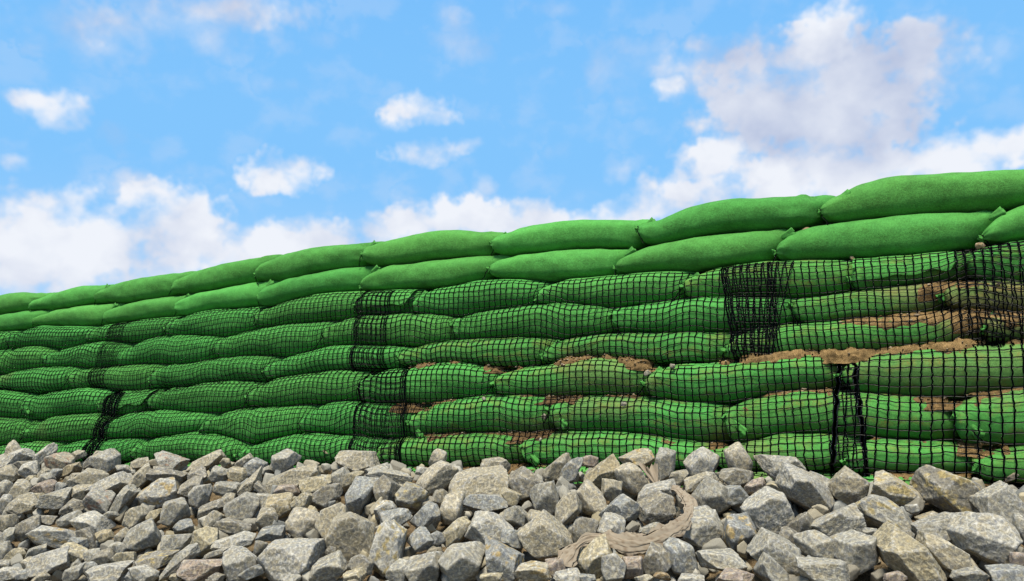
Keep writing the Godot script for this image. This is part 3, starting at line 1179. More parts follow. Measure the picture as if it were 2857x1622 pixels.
func _ready() -> void:
	wall = Transform3D(Basis(Vector3.UP, deg_to_rad(WALL_TURN)), WALL_AT)
	rng.seed = 77
	n1.seed = 1
	n1.frequency = 0.5
	n1.fractal_octaves = 2
	n2.seed = 2
	n2.frequency = 0.5
	n2.fractal_octaves = 3
	n3.seed = 3
	n3.frequency = 0.11
	n3.fractal_octaves = 1
	var cam := Camera3D.new()
	cam.name = "camera"
	cam.fov = 40.48
	cam.near = 0.02
	cam.far = 2000.0
	cam.position = Vector3(0, 1.2, 0)
	cam.rotation_degrees = Vector3(3.83, 0, 0)
	add_child(cam)
	cam.current = true
	var we := WorldEnvironment.new()
	we.name = "environment"
	var env := Environment.new()
	env.background_mode = Environment.BG_SKY
	env.sky = Sky.new()
	env.sky.sky_material = make_sky()
	env.ambient_light_source = Environment.AMBIENT_SOURCE_SKY
	env.tonemap_mode = Environment.TONE_MAPPER_LINEAR
	env.tonemap_exposure = 1.6
	env.sdfgi_enabled = true
	env.ssao_enabled = true
	env.ssil_enabled = true
	we.environment = env
	add_child(we)
	var sun := DirectionalLight3D.new()
	sun.name = "sun"
	sun.light_energy = 1.4
	sun.light_color = Color(1.0, 0.965, 0.90)
	sun.light_angular_distance = 18.0
	sun.shadow_enabled = true
	sun.rotation_degrees = Vector3(-69, -25, 0)
	add_child(sun)
	felt_textures()
	for s in [-1, 0, 1]: M["felt%d" % s] = felt(s)
	M.stone0 = stone_material(0.85, 100)
	M.stone1 = stone_material(1.0, 200)
	M.soil = soil_material()
	M.string = plain(Color(0.015, 0.03, 0.02), 0.7)
	M.net = plain(Color(0.027, 0.031, 0.031), 0.52, 0.42)
	M.band = plain(Color(0.014, 0.014, 0.016), 0.5, 0.5)
	M.cloth = plain(Color(1, 1, 1), 0.95, 0.2)
	M.cloth.vertex_color_use_as_albedo = true
	M.pebble = stone_mesh(2.0, 1.7, 1.7, "g", "", 4242, 3)
	M.crumb = stone_mesh(2.0, 1.7, 1.7, "g", "", 4243, 1)
	# copies are tinted one by one, so their shared meshes carry no colour of their own
	for key in ["pebble", "crumb"]:
		var arr: Array = M[key].surface_get_arrays(0)
		M[key] = mesh_of(arr[Mesh.ARRAY_VERTEX], arr[Mesh.ARRAY_INDEX], PackedColorArray(), arr[Mesh.ARRAY_NORMAL])
	D.resize(GW * GH)
	D.fill(-0.4)
	ground()
	for k in 9: rows.append([])
	bag("A", -5.005, 1.401, -4.219, "top", 1.563, 1.587, 1.602, 1.605, 1.597, "under", 1.391, 1.404, 1.418, 1.433, 1.448)
	bag("A", -4.219, 1.471, -3.467, "top", 1.582, 1.593, 1.619, 1.636, 1.634, "under", 1.449, 1.446, 1.453, 1.469, 1.485)
	bag("A", -3.467, 1.531, -2.678, "top", 1.633, 1.646, 1.667, 1.680, 1.693, "under", 1.487, 1.486, 1.490, 1.504, 1.518)
	bag("A", -2.678, 1.581, -1.924, "top", 1.697, 1.708, 1.733, 1.753, 1.769, "under", 1.530, 1.541, 1.553, 1.570, 1.586)
	bag("A", -1.924, 1.647, -1.078, "top", 1.773, 1.783, 1.808, 1.811, 1.816, "under", 1.595, 1.602, 1.624, 1.647, 1.659)
	bag("A", -1.078, 1.740, -0.202, "top", 1.822, 1.838, 1.858, 1.857, 1.834, "under", 1.660, 1.659, 1.669, 1.680, 1.686)
	bag("A", -0.202, 1.753, 0.638, "top", 1.833, 1.852, 1.868, 1.860, 1.846, "under", 1.686, 1.685, 1.691, 1.693, 1.686)
	bag("A", 0.638, 1.785, 1.510, "top", 1.839, 1.888, 1.907, 1.905, 1.901, "under", 1.691, 1.717, 1.731, 1.734, 1.741)
	bag("A", 1.510, 1.811, 2.467, "top", 1.913, 1.950, 1.954, 1.948, 1.940, "under", 1.752, 1.761, 1.766, 1.768, 1.784)
	bag("A", 2.467, 1.811, 3.159, "top", 1.933, 1.948, 1.963, 1.958, 1.956, "under", 1.798, 1.810, 1.822, 1.814, 1.814)
	bag("B", -4.804, 1.295, -4.066, "top", 1.408, 1.421, 1.435, 1.449, 1.449, "under", 1.270, 1.281, 1.291, 1.296, 1.302)
	bag("B", -4.066, 1.361, -3.274, "top", 1.446, 1.455, 1.471, 1.486, 1.487, "under", 1.323, 1.322, 1.320, 1.318, 1.320)
	bag("B", -3.274, 1.388, -2.562, "top", 1.485, 1.491, 1.504, 1.517, 1.528, "under", 1.333, 1.344, 1.355, 1.366, 1.374)
	bag("B", -2.562, 1.449, -1.832, "top", 1.538, 1.549, 1.565, 1.581, 1.593, "under", 1.381, 1.400, 1.419, 1.423, 1.427)
	bag("B", -1.832, 1.497, -1.034, "top", 1.599, 1.612, 1.633, 1.655, 1.659, "under", 1.428, 1.461, 1.484, 1.501, 1.504)
	bag("B", -1.034, 1.533, -0.177, "top", 1.659, 1.661, 1.672, 1.681, 1.687, "under", 1.505, 1.505, 1.505, 1.510, 1.534)
	bag("B", -0.177, 1.607, 0.540, "top", 1.685, 1.685, 1.689, 1.693, 1.689, "under", 1.542, 1.535, 1.526, 1.525, 1.537)
	bag("B", 0.540, 1.580, 1.320, "top", 1.683, 1.698, 1.721, 1.731, 1.734, "under", 1.544, 1.547, 1.546, 1.560, 1.575)
	bag("B", 1.320, 1.623, 2.147, "top", 1.742, 1.750, 1.758, 1.765, 1.766, "under", 1.573, 1.572, 1.574, 1.580, 1.592)
	bag("B", 2.147, 1.641, 2.870, "top", 1.769, 1.783, 1.796, 1.808, 1.821, "under", 1.615, 1.625, 1.636, 1.648, 1.660)
	bag("C", -5.054, 1.155, -4.252, "top", 1.252, 1.263, 1.275, 1.287, 1.294, "under", 1.087, 1.101, 1.115, 1.129, 1.144)
	bag("C", -4.252, 1.253, -3.344, "top", 1.300, 1.323, 1.322, 1.319, 1.317, "under", 1.157, 1.171, 1.162, 1.154, 1.183)
	bag("C", -3.344, 1.249, -2.557, "top", 1.327, 1.341, 1.353, 1.365, 1.373, "under", 1.201, 1.206, 1.198, 1.207, 1.238)
	bag("C", -2.557, 1.304, -1.771, "top", 1.382, 1.403, 1.420, 1.424, 1.428, "under", 1.246, 1.247, 1.240, 1.238, 1.270)
	bag("C", -1.771, 1.378, -1.007, "top", 1.435, 1.470, 1.490, 1.501, 1.504, "under", 1.292, 1.307, 1.317, 1.325, 1.337)
	bag("C", -1.007, 1.427, -0.622, "top", 1.505, 1.505, 1.505, 1.505, 1.505, "under", 1.352, 1.361, 1.362, 1.364, 1.362)
	bag("C", -0.622, 1.398, 0.130, "top", 1.505, 1.518, 1.536, 1.541, 1.534, "under", 1.357, 1.340, 1.353, 1.375, 1.389)
	bag("C", 0.130, 1.431, 0.901, "top", 1.525, 1.528, 1.539, 1.545, 1.548, "under", 1.398, 1.399, 1.376, 1.383, 1.396)
	bag("C", 0.901, 1.474, 1.640, "top", 1.544, 1.564, 1.575, 1.573, 1.572, "under", 1.409, 1.413, 1.406, 1.402, 1.414)
	bag("C", 1.640, 1.482, 2.074, "top", 1.574, 1.575, 1.577, 1.583, 1.589, "under", 1.424, 1.431, 1.441, 1.450, 1.454)
	bag("C", 2.074, 1.533, 2.683, "top", 1.608, 1.617, 1.626, 1.636, 1.646, "under", 1.452, 1.436, 1.437, 1.441, 1.446)
	bag("D", -4.772, 1.003, -4.241, "top", 1.109, 1.119, 1.128, 1.138, 1.147, "under", 0.925, 0.933, 0.941, 0.949, 0.957)
	bag("D", -4.241, 1.096, -3.694, "top", 1.155, 1.163, 1.172, 1.168, 1.158, "under", 0.966, 0.983, 0.998, 1.010, 1.023)
	bag("D", -3.694, 1.110, -2.924, "top", 1.153, 1.179, 1.198, 1.208, 1.200, "under", 1.027, 1.027, 1.027, 1.025, 1.033)
	bag("D", -2.924, 1.111, -2.042, "top", 1.198, 1.233, 1.246, 1.247, 1.239, "under", 1.042, 1.055, 1.062, 1.058, 1.084)
	bag("D", -2.042, 1.194, -1.186, "top", 1.251, 1.279, 1.302, 1.314, 1.324, "under", 1.102, 1.115, 1.120, 1.114, 1.149)
	bag("D", -1.186, 1.253, -0.323, "top", 1.335, 1.357, 1.364, 1.359, 1.342, "under", 1.182, 1.185, 1.181, 1.181, 1.196)
	bag("D", -0.323, 1.310, 0.564, "top", 1.355, 1.379, 1.395, 1.401, 1.382, "under", 1.212, 1.220, 1.226, 1.225, 1.235)
	bag("D", 0.564, 1.344, 1.395, "top", 1.381, 1.395, 1.409, 1.412, 1.403, "under", 1.248, 1.245, 1.246, 1.251, 1.266)
	bag("D", 1.395, 1.375, 1.987, "top", 1.405, 1.415, 1.424, 1.436, 1.449, "under", 1.280, 1.290, 1.300, 1.311, 1.322)
	bag("D", 1.987, 1.397, 2.606, "top", 1.455, 1.447, 1.434, 1.439, 1.443, "under", 1.328, 1.321, 1.314, 1.318, 1.322)
	bag("E", -4.869, 0.848, -4.175, "top", 0.919, 0.929, 0.940, 0.950, 0.961, "under", 0.801, 0.812, 0.822, 0.833, 0.844)
	bag("E", -4.175, 0.931, -3.313, "top", 0.981, 1.004, 1.023, 1.027, 1.028, "under", 0.856, 0.847, 0.838, 0.847, 0.867)
	bag("E", -3.313, 0.980, -2.525, "top", 1.025, 1.029, 1.037, 1.047, 1.059, "under", 0.883, 0.899, 0.888, 0.881, 0.890)
	bag("E", -2.525, 0.964, -1.564, "top", 1.059, 1.069, 1.093, 1.112, 1.119, "under", 0.907, 0.921, 0.953, 0.965, 0.965)
	bag("E", -1.564, 1.038, -0.618, "top", 1.110, 1.146, 1.183, 1.184, 1.181, "under", 0.992, 1.017, 1.039, 1.041, 1.053)
	bag("E", -0.618, 1.138, 0.234, "top", 1.182, 1.202, 1.214, 1.221, 1.227, "under", 1.069, 1.089, 1.092, 1.067, 1.079)
	bag("E", 0.234, 1.143, 1.120, "top", 1.223, 1.238, 1.248, 1.245, 1.248, "under", 1.100, 1.126, 1.118, 1.100, 1.106)
	bag("E", 1.120, 1.173, 2.116, "top", 1.256, 1.277, 1.294, 1.311, 1.326, "under", 1.120, 1.145, 1.153, 1.167, 1.184)
	bag("E", 2.116, 1.273, 2.744, "top", 1.321, 1.314, 1.318, 1.322, 1.326, "under", 1.192, 1.200, 1.210, 1.221, 1.232)
	bag("F", -4.411, 0.717, -3.701, "top", 0.836, 0.847, 0.855, 0.847, 0.839, "under", 0.632, 0.644, 0.656, 0.665, 0.662)
	bag("F", -3.701, 0.787, -2.916, "top", 0.841, 0.859, 0.876, 0.892, 0.893, "under", 0.660, 0.673, 0.709, 0.721, 0.733)
	bag("F", -2.916, 0.802, -2.446, "top", 0.884, 0.881, 0.883, 0.892, 0.901, "under", 0.733, 0.732, 0.738, 0.749, 0.761)
	bag("F", -2.446, 0.839, -1.623, "top", 0.912, 0.925, 0.955, 0.965, 0.965, "under", 0.776, 0.775, 0.773, 0.778, 0.805)
	bag("F", -1.623, 0.890, -0.822, "top", 0.977, 1.005, 1.023, 1.041, 1.041, "under", 0.822, 0.831, 0.844, 0.860, 0.871)
	bag("F", -0.822, 0.981, -0.003, "top", 1.051, 1.063, 1.085, 1.097, 1.076, "under", 0.872, 0.875, 0.880, 0.905, 0.929)
	bag("F", -0.003, 1.008, 0.767, "top", 1.073, 1.085, 1.110, 1.127, 1.113, "under", 0.938, 0.940, 0.941, 0.949, 0.948)
	bag("F", 0.767, 1.021, 1.601, "top", 1.100, 1.105, 1.117, 1.141, 1.150, "under", 0.942, 0.932, 0.944, 0.985, 0.999)
	bag("F", 1.601, 1.071, 2.359, "top", 1.156, 1.168, 1.182, 1.189, 1.198, "under", 0.993, 0.982, 0.979, 1.010, 1.027)
	bag("F", 2.359, 1.109, 2.913, "top", 1.209, 1.219, 1.228, 1.236, 1.236, "under", 1.038, 1.046, 1.055, 1.061, 1.063)
	bag("G", -4.273, 0.526, -3.579, "top", 0.644, 0.656, 0.665, 0.662, 0.660, "under", 0.444, 0.457, 0.469, 0.484, 0.504)
	bag("G", -3.579, 0.593, -2.761, "top", 0.666, 0.703, 0.719, 0.732, 0.733, "under", 0.526, 0.534, 0.542, 0.557, 0.576)
	bag("G", -2.761, 0.653, -1.914, "top", 0.738, 0.759, 0.778, 0.775, 0.774, "under", 0.588, 0.601, 0.615, 0.639, 0.659)
	bag("G", -1.914, 0.694, -1.164, "top", 0.783, 0.807, 0.822, 0.830, 0.842, "under", 0.662, 0.640, 0.619, 0.649, 0.681)
	bag("G", -1.164, 0.759, -0.454, "top", 0.857, 0.870, 0.871, 0.873, 0.875, "under", 0.704, 0.701, 0.699, 0.700, 0.703)
	bag("G", -0.454, 0.799, 0.327, "top", 0.885, 0.909, 0.932, 0.938, 0.940, "under", 0.723, 0.740, 0.753, 0.759, 0.766)
	bag("G", 0.327, 0.891, 1.138, "top", 0.941, 0.949, 0.947, 0.939, 0.931, "under", 0.781, 0.792, 0.793, 0.773, 0.763)
	bag("G", 1.138, 0.897, 1.995, "top", 0.953, 0.992, 0.998, 0.989, 0.978, "under", 0.775, 0.818, 0.827, 0.822, 0.818)
	bag("G", 1.995, 0.930, 2.643, "top", 0.996, 1.017, 1.030, 1.040, 1.050, "under", 0.810, 0.816, 0.829, 0.841, 0.853)
	bag("H", -4.014, 0.394, -3.202, "top", 0.469, 0.487, 0.510, 0.528, 0.536, "under", 0.348, 0.362, 0.376, 0.388, 0.401)
	bag("H", -3.202, 0.466, -2.410, "top", 0.544, 0.562, 0.579, 0.591, 0.603, "under", 0.414, 0.426, 0.438, 0.449, 0.461)
	bag("H", -2.410, 0.547, -1.561, "top", 0.616, 0.640, 0.660, 0.658, 0.634, "under", 0.473, 0.485, 0.497, 0.505, 0.514)
	bag("H", -1.561, 0.566, -0.598, "top", 0.631, 0.674, 0.704, 0.699, 0.700, "under", 0.522, 0.518, 0.534, 0.550, 0.558)
	bag("H", -0.598, 0.661, 0.215, "top", 0.704, 0.726, 0.742, 0.755, 0.761, "under", 0.565, 0.574, 0.583, 0.594, 0.610)
	bag("H", 0.215, 0.724, 1.107, "top", 0.771, 0.787, 0.796, 0.782, 0.765, "under", 0.627, 0.637, 0.644, 0.652, 0.659)
	bag("H", 1.107, 0.743, 1.616, "top", 0.767, 0.784, 0.815, 0.823, 0.827, "under", 0.665, 0.671, 0.676, 0.682, 0.684)
	bag("H", 1.616, 0.746, 2.050, "top", 0.824, 0.822, 0.820, 0.817, 0.814, "under", 0.686, 0.690, 0.696, 0.701, 0.701)
	bag("H", 2.050, 0.757, 2.618, "top", 0.808, 0.819, 0.830, 0.841, 0.851, "under", 0.689, 0.689, 0.693, 0.696, 0.700)
	bag("I", -3.844, 0.276, -2.582, "top", 0.367, 0.387, 0.407, 0.427, 0.445, "under", 0.226, 0.249, 0.270, 0.290, 0.311)
	bag("I", -2.582, 0.379, -1.631, "top", 0.461, 0.475, 0.489, 0.500, 0.510, "under", 0.329, 0.344, 0.359, 0.375, 0.384)
	bag("I", -1.631, 0.443, -0.804, "top", 0.519, 0.513, 0.523, 0.536, 0.550, "under", 0.392, 0.400, 0.408, 0.415, 0.423)
	bag("I", -0.804, 0.482, 0.036, "top", 0.557, 0.564, 0.572, 0.581, 0.592, "under", 0.431, 0.440, 0.449, 0.458, 0.467)
	bag("I", 0.036, 0.527, 0.820, "top", 0.608, 0.624, 0.635, 0.641, 0.648, "under", 0.475, 0.484, 0.492, 0.499, 0.507)
	bag("I", 0.820, 0.572, 1.539, "top", 0.654, 0.660, 0.666, 0.674, 0.682, "under", 0.515, 0.522, 0.528, 0.532, 0.537)
	bag("I", 1.539, 0.602, 2.136, "top", 0.685, 0.688, 0.696, 0.703, 0.692, "under", 0.541, 0.544, 0.547, 0.547, 0.547)
	bag("I", 2.136, 0.609, 2.642, "top", 0.688, 0.691, 0.694, 0.698, 0.701, "under", 0.548, 0.550, 0.552, 0.555, 0.557)
	for b in bags: build_bag(b)
	label_bags()
	lip(rows[2][5], 0.05, 0.97)
	lip(rows[2][9], 0.02, 0.95)
	lip(rows[5][2], 0.25, 0.97)
	soil(4, 1.50, 3.0, 0.016, 8.0, 0.1, "sandy brown soil spilt over the third netted row, right of the black net bunch", 90)
	soil(3, 1.86, 2.9, 0.010, 12.0, 0.2, "brown soil patch on the second netted row by the right picture edge", 30)
	soil(6, -0.62, -0.18, 0.012, 52.0, 0.45, "pale brown soil strip on the ledge right of the middle net overlap", 70)
	soil(6, -0.05, 0.80, 0.014, 58.0, 0.75, "dark gravelly soil on the fourth ledge above the beige cloth", 170)
	soil(6, 1.18, 1.60, 0.016, 50.0, 0.35, "brown soil on the ledge left of the two black bands", 50)
	soil(6, 1.66, 2.9, 0.016, 52.0, 0.35, "brown soil on the ledge right of the two black bands", 70)
	soil(7, -0.52, 0.44, 0.015, 48.0, 0.85, "dark brown soil on the lowest ledge, centre of the picture", 120)
	soil(7, 0.84, 1.15, 0.010, 55.0, 0.5, "thin brown soil streak on the ledge below the pointed stone", 20)
	soil(7, 1.70, 1.92, 0.010, 58.0, 0.4, "thin soil streak on lowest ledge just right of the black bands", 15)
	soil(7, 2.00, 2.18, 0.018, 45.0, 0.2, "clump of sandy soil in the lowest seam by the right picture edge", 25)
	drape(2, 4)
	net(2, 4, -5.0, -5.0, -2.97, -2.96, 0.0, "upper net panel left of the left overlap")
	net(2, 4, -3.105, -3.107, -0.765, -0.712, 0.006, "upper net panel between the left and middle overlaps", {"phase": 0.4, "bunch": [[0.003, 0.006, 0.003], [0.995, 0.006, 0.003]]})
	net(2, 4, -0.991, -0.925, 1.33, 1.33, 0.0, "upper net panel right of the middle overlap", {"phase": 0.2, "bunch": [[0.004, 0.007, 0.003], [0.008, 0.005, 0.003], [0.992, 0.006, 0.003]]})
	net(2, 4, 1.078, 1.17, 2.40, 2.36, 0.006, "upper net panel right of the tangled overlap", {"phase": 0.7, "bunch": [[0.003, 0.006, 0.003], [0.010, 0.006, 0.003], [0.16, 0.007, 0.004]]})
	net(2, 4, 1.10, 1.20, 1.40, 1.32, 0.012, "tangled narrow net scrap doubled over the right upper overlap", {"phase": 0.3, "bunch": [[0.0, 0.006, 0.003], [1.0, 0.006, 0.003]]})
	net(2, 4, 2.04, 2.05, 3.3, 3.3, 0.013, "upper net panel slung loosely at the right picture edge", {"phase": 0.5, "jitter": 0.008})
	drape(5, 7)
	net(5, 7, -4.8, -4.8, -2.703, -2.705, 0.0, "lower net panel left of the left overlap")
	net(5, 7, -2.841, -2.846, -0.526, -0.442, 0.006, "lower net panel between the left and middle overlaps", {"phase": 0.4, "bunch": [[0.004, 0.012, 0.003, 1], [0.998, 0.008, 0.003], [0.992, 0.006, 0.003]]})
	net(5, 7, -2.835, -2.84, -2.712, -2.714, 0.012, "dark doubled net strip hanging on the lower left overlap", {"phase": 0.8, "jitter": 0.004, "bunch": [[0.98, 0.016, 0.004, 1], [0.2, 0.007, 0.003], [0.4, 0.007, 0.003], [0.6, 0.007, 0.003], [0.8, 0.007, 0.003]]})
	net(5, 7, -0.814, -0.767, 1.655, 1.70, 0.0, "lower net panel from the middle overlap to the black bands", {"phase": 0.2, "bunch": [[0.001, 0.008, 0.003], [0.004, 0.006, 0.003], [0.998, 0.019, 0.004, 1]]})
	net(5, 7, 1.598, 1.565, 3.3, 3.3, 0.006, "lower net panel right of the black bands", {"phase": 0.6, "pitch": 0.0375, "bunch": [[0.001, 0.019, 0.004, 1]]})
	drape(8, 8)
	net(8, 8, -4.6, -4.6, -0.5, -0.5, 0.0, "lowest net panel showing between the stones on the left")
	net(8, 8, -0.62, -0.62, 3.2, 3.2, 0.006, "lowest net panel showing behind the stones on the right", {"phase": 0.4})
	soil(5, -0.62, 0.16, 0.020, 60.0, 0.55, "brown crumbly soil on the ledge between upper and lower nets, picture centre", 130)
	soil(5, 0.28, 0.82, 0.030, 55.0, 0.4, "mound of brown chaff and grit on the middle ledge", 220)
	soil(5, 1.00, 3.0, 0.034, 50.0, 0.1, "wide sandy slope spilling over the middle ledge on the right", 120)
	soil(8, -1.02, 0.46, 0.016, 45.0, 0.7, "dark soil behind the stones on the lowest bag row", 60)
	soil(8, 1.62, 2.9, 0.020, 45.0, 0.25, "sandy soil on the lowest bag row, right side", 60)
	rock("t", "", -2.156, 0.732, -3.438, 0.083, 0.062, 75)
	rock("t", "", -1.672, 0.751, -3.231, 0.038, 0.035, 0)
	rock("t", "", -1.782, 0.742, -3.260, 0.062, 0.035, 20)
	rock("l", "", -1.944, 0.730, -3.313, 0.112, 0.057, 50)
	rock("s", "", -0.250, 0.813, -2.709, 0.073, 0.066, 0)
	rock("l", "", -2.084, 0.714, -3.342, 0.123, 0.060, 25)
	rock("t", "o", 0.400, 0.836, -2.503, 0.112, 0.056, 5)
	rock("t", "", -0.977, 0.769, -2.915, 0.065, 0.034, 35)
	rock("r", "", 0.249, 0.826, -2.529, 0.052, 0.036, 0)
	rock("g", "", -1.670, 0.730, -3.161, 0.064, 0.040, 45)
	rock("t", "", -0.533, 0.790, -2.759, 0.154, 0.077, -5)
	rock("t", "", -1.134, 0.758, -2.958, 0.130, 0.056, 28)
	rock("y", "", -1.050, 0.762, -2.929, 0.037, 0.034, 0)
	rock("l", "", -0.816, 0.774, -2.848, 0.107, 0.082, 40)
	rock("s", "", 0.681, 0.840, -2.405, 0.099, 0.076, -60)
	rock("g", "", -1.587, 0.732, -3.121, 0.101, 0.084, 60)
	rock("t", "", -1.428, 0.741, -3.062, 0.074, 0.036, 5)
	rock("g", "r", -1.291, 0.748, -3.009, 0.130, 0.073, -10)
	rock("t", "r", -1.811, 0.717, -3.200, 0.106, 0.079, -10)
	rock("g", "", 0.470, 0.829, -2.441, 0.107, 0.064, 84)
	rock("l", "", 0.576, 0.833, -2.414, 0.108, 0.091, 50)
	rock("d", "", -1.996, 0.702, -3.256, 0.076, 0.041, 0)
	rock("t", "", -0.054, 0.803, -2.572, 0.092, 0.053, 10)
	rock("b", "", -0.914, 0.759, -2.843, 0.087, 0.054, -25)
	rock("g", "", -1.477, 0.724, -3.033, 0.057, 0.027, -10)
	rock("t", "", 0.143, 0.807, -2.496, 0.103, 0.054, 40)
	rock("g", "", 0.795, 0.833, -2.328, 0.142, 0.073, -8)
	rock("o", "", -1.722, 0.707, -3.115, 0.105, 0.042, 25)
	rock("l", "v", -1.925, 0.691, -3.185, 0.071, 0.066, 0)
	rock("l", "", -0.291, 0.783, -2.610, 0.049, 0.028, 0)
	rock("g", "", -0.446, 0.775, -2.656, 0.102, 0.045, 12)
	rock("b", "", 0.179, 0.803, -2.464, 0.111, 0.051, 55)
	rock("t", "", -1.834, 0.691, -3.130, 0.059, 0.037, 55)
	rock("b", "", -1.774, 0.692, -3.101, 0.050, 0.039, 60)
	rock("t", "", -2.010, 0.677, -3.189, 0.077, 0.066, -40)
	rock("y", "", -0.964, 0.740, -2.803, 0.085, 0.050, -30)
	rock("d", "", -1.124, 0.729, -2.854, 0.092, 0.046, 15)
	rock("g", "", -1.038, 0.734, -2.823, 0.068, 0.058, 0)
	rock("o", "", 0.269, 0.801, -2.412, 0.130, 0.069, 30)
	rock("d", "", -1.249, 0.719, -2.890, 0.140, 0.060, -5)
	rock("t", "", -1.663, 0.691, -3.034, 0.065, 0.030, 30)
	rock("g", "", -0.391, 0.765, -2.592, 0.139, 0.051, -5)
	rock("d", "", 0.645, 0.814, -2.303, 0.112, 0.056, -10)
	rock("t", "", -1.575, 0.695, -2.995, 0.110, 0.064, -20)
	rock("t", "", -1.354, 0.709, -2.914, 0.112, 0.060, 50)
	rock("g", "", -0.573, 0.754, -2.644, 0.071, 0.057, 45)
	rock("s", "", 0.352, 0.800, -2.368, 0.089, 0.070, -50)
	rock("t", "", 0.486, 0.806, -2.334, 0.057, 0.048, 0)
	rock("y", "", -1.862, 0.675, -3.098, 0.039, 0.031, 0)
	rock("y", "", -0.529, 0.755, -2.625, 0.085, 0.038, 40)
	rock("s", "", -0.240, 0.771, -2.534, 0.134, 0.075, 30)
	rock("g", "", -1.784, 0.679, -3.066, 0.052, 0.044, 0)
	rock("t", "", -0.734, 0.743, -2.689, 0.212, 0.072, 17)
	rock("t", "", 0.540, 0.801, -2.290, 0.096, 0.041, 25)
	rock("g", "", 0.860, 0.814, -2.215, 0.079, 0.042, -35)
	rock("g", "", -1.627, 0.679, -2.974, 0.056, 0.035, 0)
	rock("l", "v", -1.450, 0.689, -2.904, 0.143, 0.073, 22)
	rock("y", "", -0.641, 0.736, -2.614, 0.101, 0.063, 15)
	rock("d", "", 0.039, 0.773, -2.405, 0.108, 0.086, -40)
	rock("t", "", -0.883, 0.720, -2.687, 0.116, 0.043, 45)
	rock("t", "", -0.100, 0.764, -2.438, 0.201, 0.094, 12)
	rock("t", "", 0.916, 0.810, -2.174, 0.125, 0.097, -50)
	rock("r", "", 0.678, 0.800, -2.227, 0.062, 0.038, 15)
	rock("y", "", 0.731, 0.802, -2.215, 0.062, 0.028, -20)
	rock("b", "", -1.668, 0.666, -2.958, 0.050, 0.042, 0)
	rock("r", "", -1.743, 0.660, -2.984, 0.086, 0.048, 0)
	rock("d", "", -1.105, 0.701, -2.746, 0.093, 0.054, 20)
	rock("g", "", -1.939, 0.644, -3.051, 0.052, 0.063, 0)
	rock("g", "", -0.957, 0.709, -2.689, 0.082, 0.055, 5)
	rock("d", "", -0.828, 0.717, -2.645, 0.062, 0.024, -45)
	rock("t", "", 0.287, 0.779, -2.307, 0.064, 0.058, 90)
	rock("t", "", -1.842, 0.646, -3.001, 0.081, 0.075, 0)
	rock("r", "", -0.732, 0.719, -2.600, 0.079, 0.042, 5)
	rock("t", "y", 1.018, 0.807, -2.125, 0.141, 0.074, -15)
	rock("l", "", 0.408, 0.781, -2.261, 0.113, 0.047, 25)
	rock("t", "", -1.554, 0.663, -2.883, 0.077, 0.046, 5)
	rock("l", "v", 0.803, 0.797, -2.163, 0.170, 0.108, -45)
	rock("d", "v", -0.392, 0.737, -2.481, 0.096, 0.082, -70)
	rock("l", "o", -1.209, 0.684, -2.750, 0.133, 0.089, 15)
	rock("d", "y", 1.150, 0.808, -2.081, 0.171, 0.093, -18)
	rock("d", "", -0.586, 0.719, -2.521, 0.095, 0.065, 20)
	rock("b", "", 0.610, 0.783, -2.181, 0.066, 0.053, 0)
	rock("y", "", -1.741, 0.639, -2.920, 0.068, 0.031, 5)
	rock("l", "v", -1.042, 0.688, -2.666, 0.088, 0.079, 80)
	rock("g", "y", -0.302, 0.735, -2.424, 0.096, 0.087, 0)
	rock("y", "", -0.007, 0.751, -2.337, 0.063, 0.052, -40)
	rock("g", "v", 0.096, 0.756, -2.303, 0.107, 0.076, 75)
	rock("t", "", -0.213, 0.739, -2.392, 0.051, 0.039, 70)
	rock("s", "", 0.220, 0.762, -2.270, 0.110, 0.071, -50)
	rock("g", "v", 0.550, 0.778, -2.186, 0.106, 0.090, -25)
	rock("b", "v", -0.475, 0.722, -2.468, 0.117, 0.099, 80)
	rock("g", "", -1.636, 0.641, -2.864, 0.123, 0.067, 20)
	rock("t", "", -0.922, 0.691, -2.606, 0.044, 0.033, 0)
	rock("g", "", -0.793, 0.699, -2.562, 0.073, 0.053, 0)
	rock("g", "r", -1.432, 0.653, -2.779, 0.104, 0.065, -25)
	rock("g", "", -1.333, 0.658, -2.736, 0.120, 0.054, 58)
	rock("y", "", -0.699, 0.701, -2.517, 0.045, 0.041, 0)
	rock("y", "", -0.657, 0.702, -2.496, 0.080, 0.047, 45)
	rock("b", "v", -0.081, 0.738, -2.319, 0.129, 0.048, -5)
	rock("l", "", -1.842, 0.614, -2.906, 0.055, 0.068, 0)
	rock("d", "", -0.134, 0.732, -2.322, 0.042, 0.037, 0)
	rock("g", "", 1.221, 0.795, -1.998, 0.125, 0.093, -52)
	rock("t", "", -1.741, 0.619, -2.861, 0.120, 0.069, 0)
	rock("o", "", -0.724, 0.691, -2.495, 0.076, 0.069, 0)
	rock("d", "", -1.518, 0.633, -2.768, 0.084, 0.047, 15)
	rock("g", "", -0.854, 0.681, -2.532, 0.106, 0.091, 10)
	rock("d", "", -0.961, 0.672, -2.564, 0.105, 0.039, 22)
	rock("b", "", 0.308, 0.751, -2.178, 0.119, 0.086, 60)
	rock("l", "o", -0.378, 0.710, -2.369, 0.072, 0.044, 20)
	rock("l", "", 1.012, 0.783, -2.016, 0.034, 0.025, 0)
	rock("t", "", 0.150, 0.740, -2.209, 0.103, 0.067, 60)
	rock("s", "", -0.174, 0.721, -2.301, 0.097, 0.070, 85)
	rock("d", "v", 0.390, 0.753, -2.147, 0.129, 0.077, 15)
	rock("g", "", -1.087, 0.655, -2.580, 0.106, 0.099, 30)
	rock("l", "", 0.657, 0.759, -2.052, 0.123, 0.116, 40)
	rock("g", "", -1.337, 0.630, -2.651, 0.052, 0.031, 20)
	rock("y", "", -1.154, 0.644, -2.586, 0.053, 0.035, 40)
